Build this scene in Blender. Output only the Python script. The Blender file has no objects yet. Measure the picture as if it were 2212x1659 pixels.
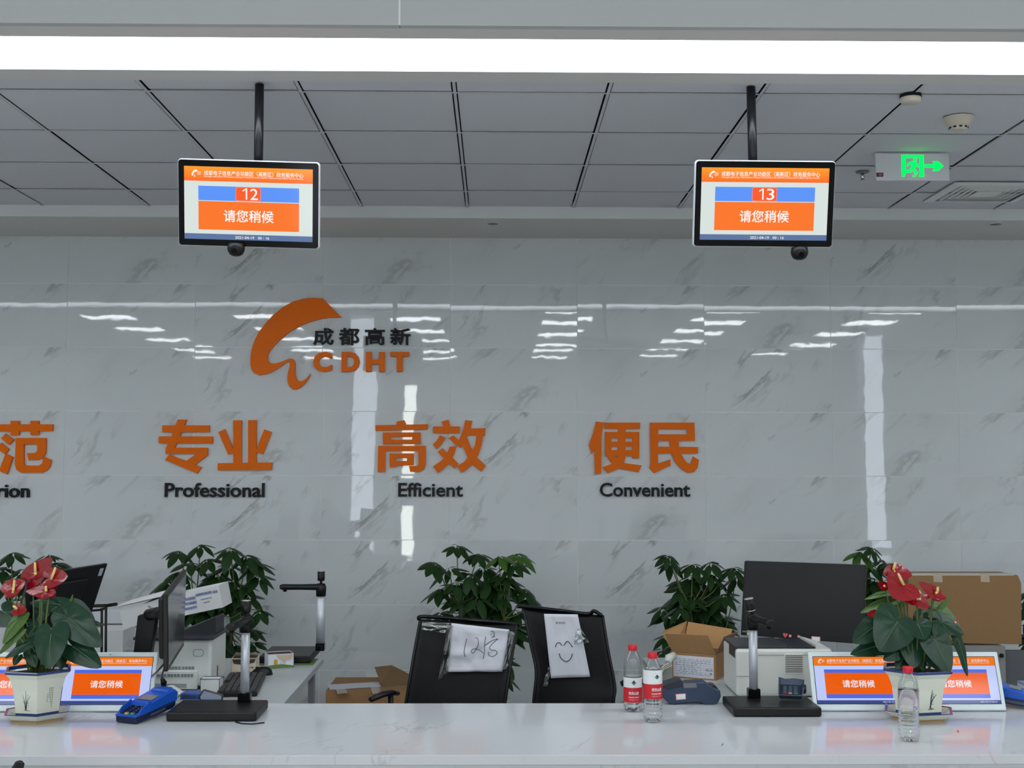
import bpy, bmesh, math, random
from math import pi, sin, cos, radians, sqrt
from mathutils import Vector, Matrix, noise

random.seed(7)
D = bpy.data
SC = bpy.context.scene
COL = SC.collection

# ------------------------------------------------------------------ camera
W_, H_ = 2212.0, 1659.0
FPX, PITCH, YAW, ROLL = 2719.18, 0.0622044, 0.0128076, 0.0016072
CAMZ = 1.63
CP = Vector((0, 0, CAMZ))
_R = Vector((cos(YAW), -sin(YAW), 0))
_F = Vector((cos(PITCH) * sin(YAW), cos(PITCH) * cos(YAW), sin(PITCH)))
_U = Vector((-sin(PITCH) * sin(YAW), -sin(PITCH) * cos(YAW), cos(PITCH)))
CR = _R * cos(ROLL) + _U * sin(ROLL)
CU = _U * cos(ROLL) - _R * sin(ROLL)
cam = D.cameras.new('camera')
cam.sensor_width = 36.0
cam.lens = FPX * 36.0 / W_
cam.clip_start = 0.05
cam.clip_end = 100
camo = D.objects.new('camera', cam)
COL.objects.link(camo)
m = Matrix.Identity(4)
for i in range(3):
    m[i][0] = CR[i]; m[i][1] = CU[i]; m[i][2] = -_F[i]; m[i][3] = CP[i]
camo.matrix_world = m
SC.camera = camo

def ray(px, py):
    return _F + CR * ((px - W_ / 2) / FPX) - CU * ((py - H_ / 2) / FPX)

def P(px, py, Y):            # the point of the place on the plane y = Y
    d = ray(px, py)
    return CP + d * (Y / d.y)

def PZ(px, py, z):           # ... on the horizontal plane at height z
    d = ray(px, py)
    return CP + d * ((z - CAMZ) / d.z)

# ------------------------------------------------------------------ view and light levels
SC.view_settings.view_transform = 'Standard'
SC.view_settings.look = 'None'
SC.view_settings.gamma = 1.0
SC.view_settings.use_curve_mapping = False
SC.view_settings.exposure = 0.0
wd = D.worlds.new('world')
SC.world = wd
wd.use_nodes = True
wd.node_tree.nodes['Background'].inputs[0].default_value = (0.55, 0.62, 0.7, 1)
wd.node_tree.nodes['Background'].inputs[1].default_value = 0.3
E_STRIP, E_PANEL, E_COLGLOW = 6.2, 16.0, 5.4
COOL = (0.93, 0.985, 1.0)

# ------------------------------------------------------------------ materials
def lin(c):
    r = []
    for v in c[:3]:
        v = v / 255.0
        r.append(v / 12.92 if v <= 0.04045 else ((v + 0.055) / 1.055) ** 2.4)
    return (r[0], r[1], r[2], 1.0)

MATS = {}
def mat(name, c=(128, 128, 128), rough=0.5, metal=0.0, emit=0.0, ec=None, spec=0.5, coat=0.0, bump=0.0, bscale=60, var=0.0, vscale=8, alpha=1.0, sheen=0.0):
    if name in MATS: return MATS[name]
    mt = D.materials.new(name); mt.use_nodes = True
    nt = mt.node_tree; b = nt.nodes['Principled BSDF']
    col = lin(c)
    b.inputs['Base Color'].default_value = col
    b.inputs['Roughness'].default_value = rough
    b.inputs['Metallic'].default_value = metal
    b.inputs['Specular IOR Level'].default_value = spec
    b.inputs['Coat Weight'].default_value = coat
    b.inputs['Coat Roughness'].default_value = 0.05
    b.inputs['Alpha'].default_value = alpha
    if emit:
        b.inputs['Emission Color'].default_value = lin(ec or c)
        b.inputs['Emission Strength'].default_value = emit
    tc = None
    if bump or var:
        tc = nt.nodes.new('ShaderNodeTexCoord')
    if var:
        n = nt.nodes.new('ShaderNodeTexNoise'); n.inputs['Scale'].default_value = vscale; n.inputs['Detail'].default_value = 4
        nt.links.new(tc.outputs['Object'], n.inputs['Vector'])
        mx = nt.nodes.new('ShaderNodeMix'); mx.data_type = 'RGBA'
        mx.inputs[6].default_value = tuple(v * (1 - var) for v in col[:3]) + (1,)
        mx.inputs[7].default_value = tuple(min(1, v * (1 + var)) for v in col[:3]) + (1,)
        nt.links.new(n.outputs[0], mx.inputs[0]); nt.links.new(mx.outputs[2], b.inputs['Base Color'])
    if bump:
        n = nt.nodes.new('ShaderNodeTexNoise'); n.inputs['Scale'].default_value = bscale; n.inputs['Detail'].default_value = 3
        nt.links.new(tc.outputs['Object'], n.inputs['Vector'])
        bp = nt.nodes.new('ShaderNodeBump'); bp.inputs['Strength'].default_value = bump; bp.inputs['Distance'].default_value = 0.002
        nt.links.new(n.outputs[0], bp.inputs['Height']); nt.links.new(bp.outputs[0], b.inputs['Normal'])
    MATS[name] = mt
    return mt

def emis(name, c, s=1.0, rough=0.08):      # a lit display surface under glass
    if name in MATS: return MATS[name]
    mt = mat(name, (2, 2, 2), rough, emit=s, ec=c, spec=.15)
    return mt

def marble(name, base, vein, vein2, uv=True, scale=1.0, amount=1.0, rough=0.04, wave=0.00012, thin=1.0):
    mt = D.materials.new(name); mt.use_nodes = True
    nt = mt.node_tree; N = nt.nodes; L = nt.links; b = N['Principled BSDF']
    tc = N.new('ShaderNodeTexCoord')
    src = tc.outputs['UV'] if uv else tc.outputs['Object']
    mp = N.new('ShaderNodeMapping'); mp.inputs['Rotation'].default_value = (0, 0, radians(-47))
    L.new(src, mp.inputs['Vector'])
    def strands(sx, sy, seed, lo, hi, dist):
        q = N.new('ShaderNodeMapping'); q.inputs['Scale'].default_value = (sx * scale, sy * scale, 1); q.inputs['Location'].default_value = (seed, seed * 1.7, seed * 0.3)
        L.new(mp.outputs[0], q.inputs['Vector'])
        n = N.new('ShaderNodeTexNoise'); n.inputs['Scale'].default_value = 1; n.inputs['Detail'].default_value = 5; n.inputs['Roughness'].default_value = 0.6; n.inputs['Distortion'].default_value = dist
        L.new(q.outputs[0], n.inputs['Vector'])
        s = N.new('ShaderNodeMath'); s.operation = 'SUBTRACT'; s.inputs[1].default_value = 0.5; L.new(n.outputs[0], s.inputs[0])
        a = N.new('ShaderNodeMath'); a.operation = 'ABSOLUTE'; L.new(s.outputs[0], a.inputs[0])
        r = N.new('ShaderNodeMapRange'); r.inputs[1].default_value = 0.0; r.inputs[2].default_value = hi; r.inputs[3].default_value = 1; r.inputs[4].default_value = 0
        L.new(a.outputs[0], r.inputs[0])
        return r.outputs[0]
    def mask(sc, seed, lo, hi):
        q = N.new('ShaderNodeMapping'); q.inputs['Scale'].default_value = (sc * scale * .6, sc * scale * 1.3, 1); q.inputs['Location'].default_value = (seed, seed * 0.7, 0)
        L.new(mp.outputs[0], q.inputs['Vector'])
        n = N.new('ShaderNodeTexNoise'); n.inputs['Scale'].default_value = 1; n.inputs['Detail'].default_value = 2
        L.new(q.outputs[0], n.inputs['Vector'])
        r = N.new('ShaderNodeMapRange'); r.inputs[1].default_value = lo; r.inputs[2].default_value = hi
        L.new(n.outputs[0], r.inputs[0]); return r.outputs[0]
    def mul(a, bb):
        q = N.new('ShaderNodeMath'); q.operation = 'MULTIPLY'
        L.new(a, q.inputs[0])
        if isinstance(bb, float): q.inputs[1].default_value = bb
        else: L.new(bb, q.inputs[1])
        return q.outputs[0]
    v1 = mul(mul(strands(1.7, 5.5, 3.1, 0, 0.030 * thin, 0.5), mask(5, 1.0, 0.52, 0.66)), 0.9 * amount)
    v2 = mul(mul(strands(2.5, 9.0, 9.7, 0, 0.05 * thin, 1.2), mask(6, 5.0, 0.55, 0.70)), 0.55 * amount)
    v3 = mul(mul(strands(1.0, 3.0, 15.7, 0, 0.16, 0.8), mask(3.5, 11.0, 0.54, 0.74)), 0.30 * amount)
    m1 = N.new('ShaderNodeMix'); m1.data_type = 'RGBA'; m1.inputs[6].default_value = lin(base); m1.inputs[7].default_value = lin(vein2); L.new(v3, m1.inputs[0])
    m2 = N.new('ShaderNodeMix'); m2.data_type = 'RGBA'; m2.inputs[7].default_value = lin(vein); L.new(m1.outputs[2], m2.inputs[6]); L.new(v2, m2.inputs[0])
    m3 = N.new('ShaderNodeMix'); m3.data_type = 'RGBA'; m3.inputs[7].default_value = lin(vein); L.new(m2.outputs[2], m3.inputs[6]); L.new(v1, m3.inputs[0])
    L.new(m3.outputs[2], b.inputs['Base Color'])
    b.inputs['Roughness'].default_value = rough
    b.inputs['Specular IOR Level'].default_value = 0.55
    if wave:
        n = N.new('ShaderNodeTexNoise'); n.inputs['Scale'].default_value = 9; n.inputs['Detail'].default_value = 1.5
        L.new(tc.outputs['Object'], n.inputs['Vector'])
        bp = N.new('ShaderNodeBump'); bp.inputs['Strength'].default_value = 1.0; bp.inputs['Distance'].default_value = wave
        L.new(n.outputs[0], bp.inputs['Height']); L.new(bp.outputs[0], b.inputs['Normal'])
    MATS[name] = mt
    return mt

def clear(name, tint=(250, 252, 252), gl=0.12, rough=0.02, shade=1.0):
    """thin clear plastic: see-through with a fresnel sheen"""
    if name in MATS: return MATS[name]
    mt = D.materials.new(name); mt.use_nodes = True
    nt = mt.node_tree; N = nt.nodes; L = nt.links
    for n in list(N): N.remove(n)
    o = N.new('ShaderNodeOutputMaterial'); t = N.new('ShaderNodeBsdfTransparent'); g = N.new('ShaderNodeBsdfGlossy')
    t.inputs[0].default_value = lin(tint); g.inputs['Roughness'].default_value = rough
    lw = N.new('ShaderNodeLayerWeight'); lw.inputs[0].default_value = 0.35
    mr = N.new('ShaderNodeMapRange'); mr.inputs[3].default_value = gl * 0.35; mr.inputs[4].default_value = min(1, gl * 5)
    L.new(lw.outputs['Facing'], mr.inputs[0])
    mx = N.new('ShaderNodeMixShader'); L.new(mr.outputs[0], mx.inputs[0]); L.new(t.outputs[0], mx.inputs[1]); L.new(g.outputs[0], mx.inputs[2])
    L.new(mx.outputs[0], o.inputs[0])
    MATS[name] = mt
    return mt

# ------------------------------------------------------------------ mesh builder
class MB:
    def __init__(s, M=None):
        s.v = []; s.f = []; s.sm = []; s.uv = []; s.M = M
    def add(s, vs, fs, smooth=False, M=None):
        o = len(s.v)
        T = s.M if M is None else (s.M @ M if s.M else M)
        for p in vs:
            p = Vector(p)
            s.v.append(T @ p if T else p)
        for f in fs:
            s.f.append([i + o for i in f]); s.sm.append(smooth)
        return s
    def box(s, c, d, M=None, R=None):
        x, y, z = [q / 2 for q in d]
        vs = [Vector((a * x, b * y, e * z)) for a in (-1, 1) for b in (-1, 1) for e in (-1, 1)]
        if R is not None: vs = [R @ q for q in vs]
        c = Vector(c)
        vs = [q + c for q in vs]
        return s.add(vs, [(0, 1, 3, 2), (4, 6, 7, 5), (0, 4, 5, 1), (2, 3, 7, 6), (0, 2, 6, 4), (1, 5, 7, 3)], False, M)
    def bx(s, x0, x1, y0, y1, z0, z1, M=None):
        return s.box(((x0 + x1) / 2, (y0 + y1) / 2, (z0 + z1) / 2), (abs(x1 - x0), abs(y1 - y0), abs(z1 - z0)), M)
    def tube(s, pts, r, n=10, cap=True, M=None, flat=None):
        pts = [Vector(p) for p in pts]
        if isinstance(r, (int, float)): r = [r] * len(pts)
        vs = []; fs = []
        up = None
        for i, p in enumerate(pts):
            if i == 0: t = pts[1] - pts[0]
            elif i == len(pts) - 1: t = pts[-1] - pts[-2]
            else: t = (pts[i + 1] - pts[i]).normalized() + (pts[i] - pts[i - 1]).normalized()
            if t.length < 1e-9: t = Vector((0, 0, 1))
            t.normalize()
            if up is None:
                up = Vector((0, 0, 1)) if abs(t.z) < 0.9 else Vector((1, 0, 0))
            a = t.cross(up)
            if a.length < 1e-6: a = t.cross(Vector((0, 1, 0)))
            a.normalize(); b = a.cross(t).normalized(); up = b
            for k in range(n):
                an = 2 * pi * k / n
                fa, fb = (1, 1) if flat is None else flat
                vs.append(p + a * (r[i] * cos(an) * fa) + b * (r[i] * sin(an) * fb))
        for i in range(len(pts) - 1):
            for k in range(n):
                k2 = (k + 1) % n
                fs.append((i * n + k, i * n + k2, (i + 1) * n + k2, (i + 1) * n + k))
        s.add(vs, fs, True, M)
        if cap:
            o = len(s.v) - len(vs)
            s.f.append([o + k for k in range(n)][::-1]); s.sm.append(False)
            s.f.append([o + (len(pts) - 1) * n + k for k in range(n)]); s.sm.append(False)
        return s
    def cyl(s, p0, p1, r, r1=None, n=24, M=None):
        return s.tube([p0, p1], [r, r if r1 is None else r1], n, True, M)
    def lathe(s, prof, c=(0, 0, 0), n=32, M=None, smooth=True, rot=0.0, capb=True, capt=True):
        vs = []; fs = []
        c = Vector(c)
        for (r, z) in prof:
            for k in range(n):
                a = 2 * pi * k / n + rot
                vs.append(c + Vector((r * cos(a), r * sin(a), z)))
        for i in range(len(prof) - 1):
            for k in range(n):
                k2 = (k + 1) % n
                fs.append((i * n + k, i * n + k2, (i + 1) * n + k2, (i + 1) * n + k))
        s.add(vs, fs, smooth, M)
        o = len(s.v) - len(vs)
        if capb: s.f.append([o + k for k in range(n)][::-1]); s.sm.append(False)
        if capt: s.f.append([o + (len(prof) - 1) * n + k for k in range(n)]); s.sm.append(False)
        return s
    def prism(s, pts, off, M=None):
        """pts: closed outline of 3D points; off: extrusion vector"""
        n = len(pts); off = Vector(off)
        vs = [Vector(p) for p in pts] + [Vector(p) + off for p in pts]
        fs = [list(range(n)), [n + i for i in range(n)][::-1]]
        fs += [(i, n + i, n + (i + 1) % n, (i + 1) % n) for i in range(n)]
        return s.add(vs, fs, False, M)
    def quad(s, a, b, c, d, M=None):
        return s.add([a, b, c, d], [(0, 1, 2, 3)], False, M)
    def grid(s, fn, nu, nv, smooth=True, M=None):
        vs = [fn(i / nu, j / nv) for j in range(nv + 1) for i in range(nu + 1)]
        fs = [(j * (nu + 1) + i, j * (nu + 1) + i + 1, (j + 1) * (nu + 1) + i + 1, (j + 1) * (nu + 1) + i) for j in range(nv) for i in range(nu)]
        return s.add(vs, fs, smooth, M)
    def build(s, name, mt, parent=None, bevel=0.0, seg=2, solid=0.0, sub=0):
        me = D.meshes.new(name)
        off = Vector((0, 0, 0))
        if parent is not None:
            r = parent
            while r.parent: r = r.parent
            off = Vector(r.location)
        me.from_pydata([tuple(p - off) for p in s.v], [], s.f)
        me.polygons.foreach_set('use_smooth', s.sm)
        me.materials.append(mt)
        bm = bmesh.new(); bm.from_mesh(me)
        if not s.uv:
            bmesh.ops.recalc_face_normals(bm, faces=bm.faces)
        bm.to_mesh(me); bm.free()
        me.update()
        o = D.objects.new(name, me); COL.objects.link(o)
        if parent is not None: o.parent = parent
        if solid:
            md = o.modifiers.new('solid', 'SOLIDIFY'); md.thickness = solid; md.offset = 0
        if bevel:
            md = o.modifiers.new('bevel', 'BEVEL'); md.width = bevel; md.segments = seg; md.limit_method = 'ANGLE'; md.angle_limit = radians(40)
        if sub:
            md = o.modifiers.new('sub', 'SUBSURF'); md.levels = sub; md.render_levels = sub
        return o

def thing(name, label, cat, loc=(0, 0, 0), group=None):
    o = D.objects.new(name, None); COL.objects.link(o)
    o.location = loc; o.empty_display_size = 0.05
    o['label'] = label; o['category'] = cat
    if group: o['group'] = group
    return o
def tag(o, label, cat, group=None):
    o['label'] = label; o['category'] = cat
    if group: o['group'] = group
    return o
def struct(o):
    o['kind'] = 'structure'; return o
def origin(o, p):
    """move a single mesh thing's origin to p"""
    p = Vector(p)
    o.data.transform(Matrix.Translation(-(p - Vector(o.location)))); o.location = p
    return o
def copy_tree(o, parent=None):
    c = o.copy(); COL.objects.link(c)
    if parent is not None: c.parent = parent
    for ch in list(o.children): copy_tree(ch, c)
    return c

_tc = {}
def text_geo(body, offset=0.0, res=3):
    k = (body, offset)
    if k not in _tc:
        cu = D.curves.new('t', 'FONT'); cu.body = body; cu.size = 1; cu.offset = offset; cu.resolution_u = res
        ob = D.objects.new('t', cu); COL.objects.link(ob)
        dg = bpy.context.evaluated_depsgraph_get()
        me = D.meshes.new_from_object(ob.evaluated_get(dg))
        vs = [v.co.copy() for v in me.vertices]; fs = [list(p.vertices) for p in me.polygons]
        D.objects.remove(ob); D.meshes.remove(me); D.curves.remove(cu)
        _tc[k] = (vs, fs)
    return _tc[k]

def text(mb, body, w, h, M=None, depth=0.0, offset=0.0, cx=0.0, cz=0.0, y=0.0):
    """lettering in the x-z plane facing -y, fitted to w x h round (cx, cz)"""
    vs, fs = text_geo(body, offset)
    x0 = min(v.x for v in vs); x1 = max(v.x for v in vs); y0 = min(v.y for v in vs); y1 = max(v.y for v in vs)
    sx = w / (x1 - x0); sz = sx if h is None else h / (y1 - y0)
    out = [Vector(((v.x - (x0 + x1) / 2) * sx + cx, y, (v.y - (y0 + y1) / 2) * sz + cz)) for v in vs]
    mb.add(out, fs, False, M)
    if depth:
        # side walls from the boundary edges
        cnt = {}
        for f in fs:
            for a, b in zip(f, f[1:] + f[:1]):
                e = (min(a, b), max(a, b)); cnt.setdefault(e, []).append((a, b))
        back = [q + Vector((0, depth, 0)) for q in out]
        n = len(out); side = []
        for e, l in cnt.items():
            if len(l) == 1:
                a, b = l[0]; side.append((a, b, n + b, n + a))
        mb.add(out + back, side, False, M)
    return mb

# ------------------------------------------------------------------ palette
M_wallpaint = mat('painted_plaster', (205, 207, 206), 0.6, bump=0.05)
M_soffit = mat('soffit_plaster', (214, 210, 206), 0.6, bump=0.05)
M_tilepanel = mat('mineral_tile', (207, 208, 213), 0.85, bump=0.25, bscale=300, var=0.04, vscale=120)
M_tbar = mat('white_tbar', (196, 198, 202), 0.5)
M_void = mat('ceiling_void', (14, 14, 16), 0.9)
M_fascia = mat('fascia_white', (182, 184, 184), 0.5, bump=0.03)
M_trimwhite = mat('trim_white', (214, 217, 216), 0.5)
M_strip = mat('strip_diffuser', (240, 245, 250), 0.4, emit=E_STRIP, ec=(238, 247, 255))
M_panel = mat('panel_diffuser', (240, 245, 250), 0.4, emit=E_PANEL, ec=(243, 250, 255))
M_colglow = mat('column_glow', (230, 236, 246), 0.4, emit=E_COLGLOW, ec=(228, 236, 250))
M_black = mat('black_plastic', (11, 11, 12), 0.42, spec=.35, bump=0.06, bscale=400)
M_blackgl = mat('black_gloss', (5, 5, 6), 0.12, spec=.12)
M_darkmetal = mat('dark_metal', (38, 40, 44), 0.35, 0.6)
M_silver = mat('silver_metal', (196, 199, 206), 0.38, 0.35)
M_chrome = mat('chrome', (210, 212, 215), 0.12, 1.0)
M_white = mat('white_plastic', (226, 227, 224), 0.4)
M_white2 = mat('printer_white', (216, 218, 214), 0.45, bump=0.03, bscale=500)
M_cream = mat('ivory_plastic', (205, 196, 180), 0.5)
M_orange = mat('orange_acrylic', (242, 112, 0), 0.35, spec=.12, var=0.05, vscale=20)
M_inkblack = mat('black_acrylic', (8, 8, 11), 0.45, spec=.25)
M_paper = mat('paper', (210, 211, 219), 0.75)
M_card = mat('cardboard', (156, 118, 78), 0.85, var=0.08, vscale=60, bump=0.08, bscale=200)
M_cardin = mat('cardboard_inside', (172, 130, 84), 0.85, var=0.06, vscale=50)
M_carddark = mat('cardboard_dark', (128, 96, 66), 0.85, var=0.08, vscale=60)
M_tape = mat('packing_tape', (178, 160, 140), 0.25)
M_desk = mat('grey_laminate', (176, 182, 182), 0.35, var=0.03, vscale=30)
M_deskside = mat('grey_laminate_side', (140, 142, 144), 0.5)
M_mesh = mat('black_mesh_fabric', (7, 7, 9), 0.6, spec=.3, bump=0.4, bscale=160)
M_leaf = mat('schefflera_leaf', (30, 58, 24), 0.36, spec=.3, var=0.35, vscale=14)
M_leaf2 = mat('schefflera_young_leaf', (58, 98, 30), 0.35, var=0.2, vscale=14)
M_stem = mat('green_stem', (84, 102, 48), 0.5)
M_trunk = mat('woody_stem', (70, 60, 44), 0.7)
M_anth = mat('anthurium_leaf', (24, 56, 38), 0.3, spec=.35, var=0.18, vscale=22)
M_anth2 = mat('anthurium_young_leaf', (66, 96, 34), 0.35, var=0.15, vscale=22)
M_red = mat('red_spathe', (142, 5, 22), 0.2, coat=0.4, var=0.1, vscale=30, bump=0.5, bscale=110)
M_midrib = mat('pale_midrib', (96, 122, 78), 0.4)
M_spadix = mat('spadix', (240, 208, 130), 0.5, bump=0.4, bscale=500)
M_soil = mat('soil', (30, 24, 18), 0.95, bump=0.6, bscale=90)
M_ceramic = mat('cream_ceramic', (222, 224, 208), 0.12, var=0.03, vscale=16)
M_blueglaze = mat('blue_glaze', (48, 66, 118), 0.12, var=0.25, vscale=90)
M_tan = mat('tan_stoneware', (186, 156, 112), 0.4)
M_blue = mat('blue_plastic', (16, 84, 190), 0.35)
M_navy = mat('navy_plastic', (40, 58, 84), 0.4)
M_navyd = mat('navy_dark_plastic', (22, 32, 48), 0.4)
M_pet = clear('clear_pet', gl=0.12)
M_film = clear('clear_film', gl=0.35, rough=0.12)
M_cap = mat('red_cap', (214, 24, 44), 0.35)
M_labelred = mat('label_red', (206, 28, 40), 0.3)
M_labelwhite = mat('label_white', (232, 234, 234), 0.3)
M_green = mat('label_green', (22, 84, 62), 0.3)
M_pinkw = mat('pink_film', (226, 206, 216), 0.3, alpha=0.3)
M_key = mat('key_grey', (52, 54, 54), 0.5)
M_ink = mat('pen_ink', (24, 24, 34), 0.5)
M_pink = mat('pink_sticker', (236, 150, 158), 0.4)
M_grout = mat('grout', (238, 240, 240), 0.7)
M_floor = mat('floor_tile', (204, 203, 200), 0.15, var=0.06, vscale=2)

# ------------------------------------------------------------------ heights and depths
ZT = CAMZ + 1.44334          # tile ceiling
YE = 7.0643                  # its far edge
YW = 8.01676                 # marble wall
ZH = CAMZ + 2.42             # hall ceiling
YF = PZ(1106, 56, ZT).y      # fascia
ZC = 0.75                    # counter top
YC0, YC1 = 3.853, 4.673
X0, X1 = -9.0, 9.0
YB = -14.5

# ================================================================== ROOM
# back wall of marble tiles, each tile set a hair out of plane
s_t = 0.813325; Xw = -2.732714; Zw = CAMZ + 1.13570
ZS = P(1106, 514.5, YW).z    # soffit level at the wall
wall = MB(); rnd = random.Random(11); uvs = []
pats = [rnd.uniform(0, 60) for _ in range(5)]
for k in range(-8, 9):
    for j in range(-1, 8):
        x0 = Xw + s_t * k + .002; x1 = Xw + s_t * (k + 1) - .002
        z1 = Zw - s_t / 2 * j - .002; z0 = Zw - s_t / 2 * (j + 1) + .002
        z0 = max(z0, 0.0); z1 = min(z1, ZS + 0.02)
        if z1 - z0 < 0.02: continue
        ax, az = rnd.gauss(0, .0007), rnd.gauss(0, .0012)
        cx, cz = (x0 + x1) / 2, (z0 + z1) / 2
        def Y(x, z): return YW + (x - cx) * ax + (z - cz) * az
        wall.add([(x0, Y(x0, z0), z0), (x1, Y(x1, z0), z0), (x1, Y(x1, z1), z1), (x0, Y(x0, z1), z1)], [(0, 1, 2, 3)])
        pk = pats[rnd.randrange(5)]; fl = 0
        for (x, z) in ((x0, z0), (x1, z0), (x1, z1), (x0, z1)):
            uvs.append((pk + x - x0, pk * .37 + z - z0))
M_marble = marble('marble_tile', (214, 219, 220), (120, 116, 106), (168, 168, 164), scale=.55, rough=.018, amount=.68, thin=1.1)
wall.uv = uvs
wo = wall.build('wall_back', M_marble)
ul = wo.data.uv_layers.new(name='UVMap')
for i, u in enumerate(uvs): ul.data[i].uv = u
struct(wo)
g = MB(); g.bx(X0, X1, YW + .0018, YW + .15, 0, ZH); struct(g.build('wall_grout', M_grout))
# other walls, floor
g = MB(); g.bx(X0, X1, YB, YW + .15, -.1, 0); struct(g.build('floor', M_floor))
g = MB(); g.bx(X0 - .15, X0, YB, YW, 0, ZH); struct(g.build('wall_left', M_wallpaint))
g = MB(); g.bx(X1, X1 + .15, YB, YW, 0, ZH); struct(g.build('wall_right', M_wallpaint))
g = MB(); g.bx(X0, X1, YB - .15, YB, 0, ZH); struct(g.build('wall_front', M_wallpaint))
# hall ceiling over the visitors
g = MB(); g.bx(X0, X1, YB, YF, ZH, ZH + .1); struct(g.build('ceiling_hall', M_wallpaint))
# fascia: two boards with a filled joint
xj = P(863, 30, YF).x
for a, b in ((X0, xj - .0015), (xj + .0015, X1)):
    g = MB(); g.bx(a, b, YF, YF + .03, ZT, ZH); struct(g.build('trim_1', M_fascia))
g = MB(); g.bx(xj - .003, xj + .003, YF - .0008, YF + .01, ZT + .001, ZH); struct(g.build('trim_2', mat('joint_filler', (228, 230, 228), .6)))
# soffit around the light strip
YS0, YS1, YS2 = PZ(1106, 84, ZT).y, PZ(1106, 155.6, ZT).y, PZ(1106, 177.5, ZT).y
DZS = P(1106, 146, YS1).z - ZT
g = MB(); g.bx(X0, X1, YF + .0305, YS0, ZT, ZT + .06); struct(g.build('ceiling_soffit', M_soffit))
g = MB(); g.bx(X0, X1, YS1, YS2, ZT, ZT + .06); struct(g.build('ceiling_soffit', M_soffit))
g = MB(); g.bx(X0, X1, YS0, YS1, ZT + .058, ZT + .07); struct(g.build('ceiling_recess', M_trimwhite))
# light strip
t = thing('ceiling_light', 'continuous white luminous strip recessed in the soffit above the counter', 'ceiling light', (0, (YS0 + YS1) / 2, ZT + .05))
g = MB(); g.bx(-8.9, 8.9, YS0 + .004, YS1 - .004, ZT + DZS, ZT + .05); g.build('diffuser', M_strip, t)
g = MB(); g.bx(-8.9, 8.9, YS1 - .004, YS1, ZT - .001, ZT + DZS); g.bx(-8.9, 8.9, YS0, YS0 + .004, ZT, ZT + DZS); g.build('edge_trim', mat('bright_trim', (238, 242, 246), .35), t)

# mineral tile ceiling with T grid
X0t, Z0t = 0.4366, 4.84754
pan = MB()
for k in range(-16, 15):
    for j in range(-1, 4):
        x0 = X0t + .6 * k + .011; x1 = X0t + .6 * (k + 1) - .013
        y0 = Z0t + .6 * j + .010; y1 = Z0t + .6 * (j + 1) - .010
        y0 = max(y0, YS2); y1 = min(y1, YE - .004)
        if x0 < X0 or x1 > X1 or y1 - y0 < .03: continue
        dz = random.uniform(.001, .006)
        pan.bx(x0, x1, y0, y1, ZT + .001 + dz, ZT + .012 + dz)
struct(pan.build('ceiling', M_tilepanel))
tb = MB()
for k in range(-16, 15):
    x = X0t + .6 * k
    if X0 < x < X1: tb.bx(x - .006, x + .006, YS2, YE, ZT - .001, ZT + .001)
for j in range(0, 4):
    y = Z0t + .6 * j
    tb.bx(X0, X1, y - .006, y + .006, ZT - .0012, ZT + .0008)
struct(tb.build('ceiling_grid', M_tbar))
g = MB(); g.bx(X0, X1, YS2, YE, ZT + .035, ZT + .06); struct(g.build('ceiling_void', M_void))
# far lip and soffit in front of the marble
zl = P(1106, 471.5, YE).z
g = MB(); g.bx(X0, X1, YE, YE + .02, zl, ZT + .06); struct(g.build('trim_3', M_trimwhite))
g = MB(); g.bx(X0, X1, YE + .02, YW + .05, ZS, ZS + .06); struct(g.build('ceiling_soffit', M_soffit))

# hall: panel lights above and behind the camera; the rows nearest it are added for brightness
proto = None
for Yp in (-13.0, -11.2, -9.1, -7.1, -5.2, -3.6, -2.2, -0.8):
    for Xp in (-7.8, -5.2, -2.65, 0, 2.55, 5.1, 7.7):
        xx = Xp - 1.35 if Xp < 9 else Xp
        if abs(xx) > 8.4: continue
        if proto is None:
            t = proto = thing('panel_light', 'square lit LED panel in the hall ceiling', 'ceiling light', (0, 0, 0), 'LED panels in the hall ceiling')
            g = MB(); g.bx(-.42, .42, -.28, .28, -.012, -.004); g.build('diffuser', M_panel, t)
            g = MB(); g.bx(-.44, .44, -.30, -.28, -.016, 0); g.bx(-.44, .44, .28, .30, -.016, 0); g.bx(-.44, -.42, -.28, .28, -.016, 0); g.bx(.42, .44, -.28, .28, -.016, 0); g.build('frame', M_white, t)
        else: t = copy_tree(proto)
        t.location = (xx, Yp, ZH)
# hall columns mirrored in the marble; their glowing faces are added
def column(x, y, w, label):
    t = thing('added_glow_column', label, 'column', (x, y, 0))
    g = MB(); g.bx(x - w / 2 - .05, x + w / 2 + .05, y - .3, y - .005, 0, ZH); g.build('body', M_wallpaint, t)
    g = MB(); g.bx(x - w / 2, x + w / 2, y - .005, y, .08, ZH - .01); g.build('glow_face', M_colglow, t)
def mirror_x(px, zm): return (px - 1072) / FPX * zm
column(mirror_x(785, 21.2), -5.2, .38, 'white column with an added glowing face nearest to the counter in the hall')
column(mirror_x(1893, 23.4), -7.4, .34, 'white column with an added glowing face on the right side of the hall')
xx = mirror_x(883, 22.6)  # slim glowing upright, added in place of a daylight gap
t = thing('added_glow_column', 'slim glowing upright added for a daylight gap beside the wide column', 'column', (xx, -6.5, 0))
g = MB(); g.bx(xx - .15, xx + .15, -6.8, -6.505, 0, 3.1); g.build('body', M_wallpaint, t)
g = MB(); g.bx(xx - .1, xx + .1, -6.505, -6.5, .0, .86); g.bx(xx - .1, xx + .1, -6.505, -6.5, 1.35, 3.0)
g.build('glow_face', mat('daylight_gap_glow', (235, 240, 240), .4, emit=13, ec=(240, 246, 240)), t)

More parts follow.
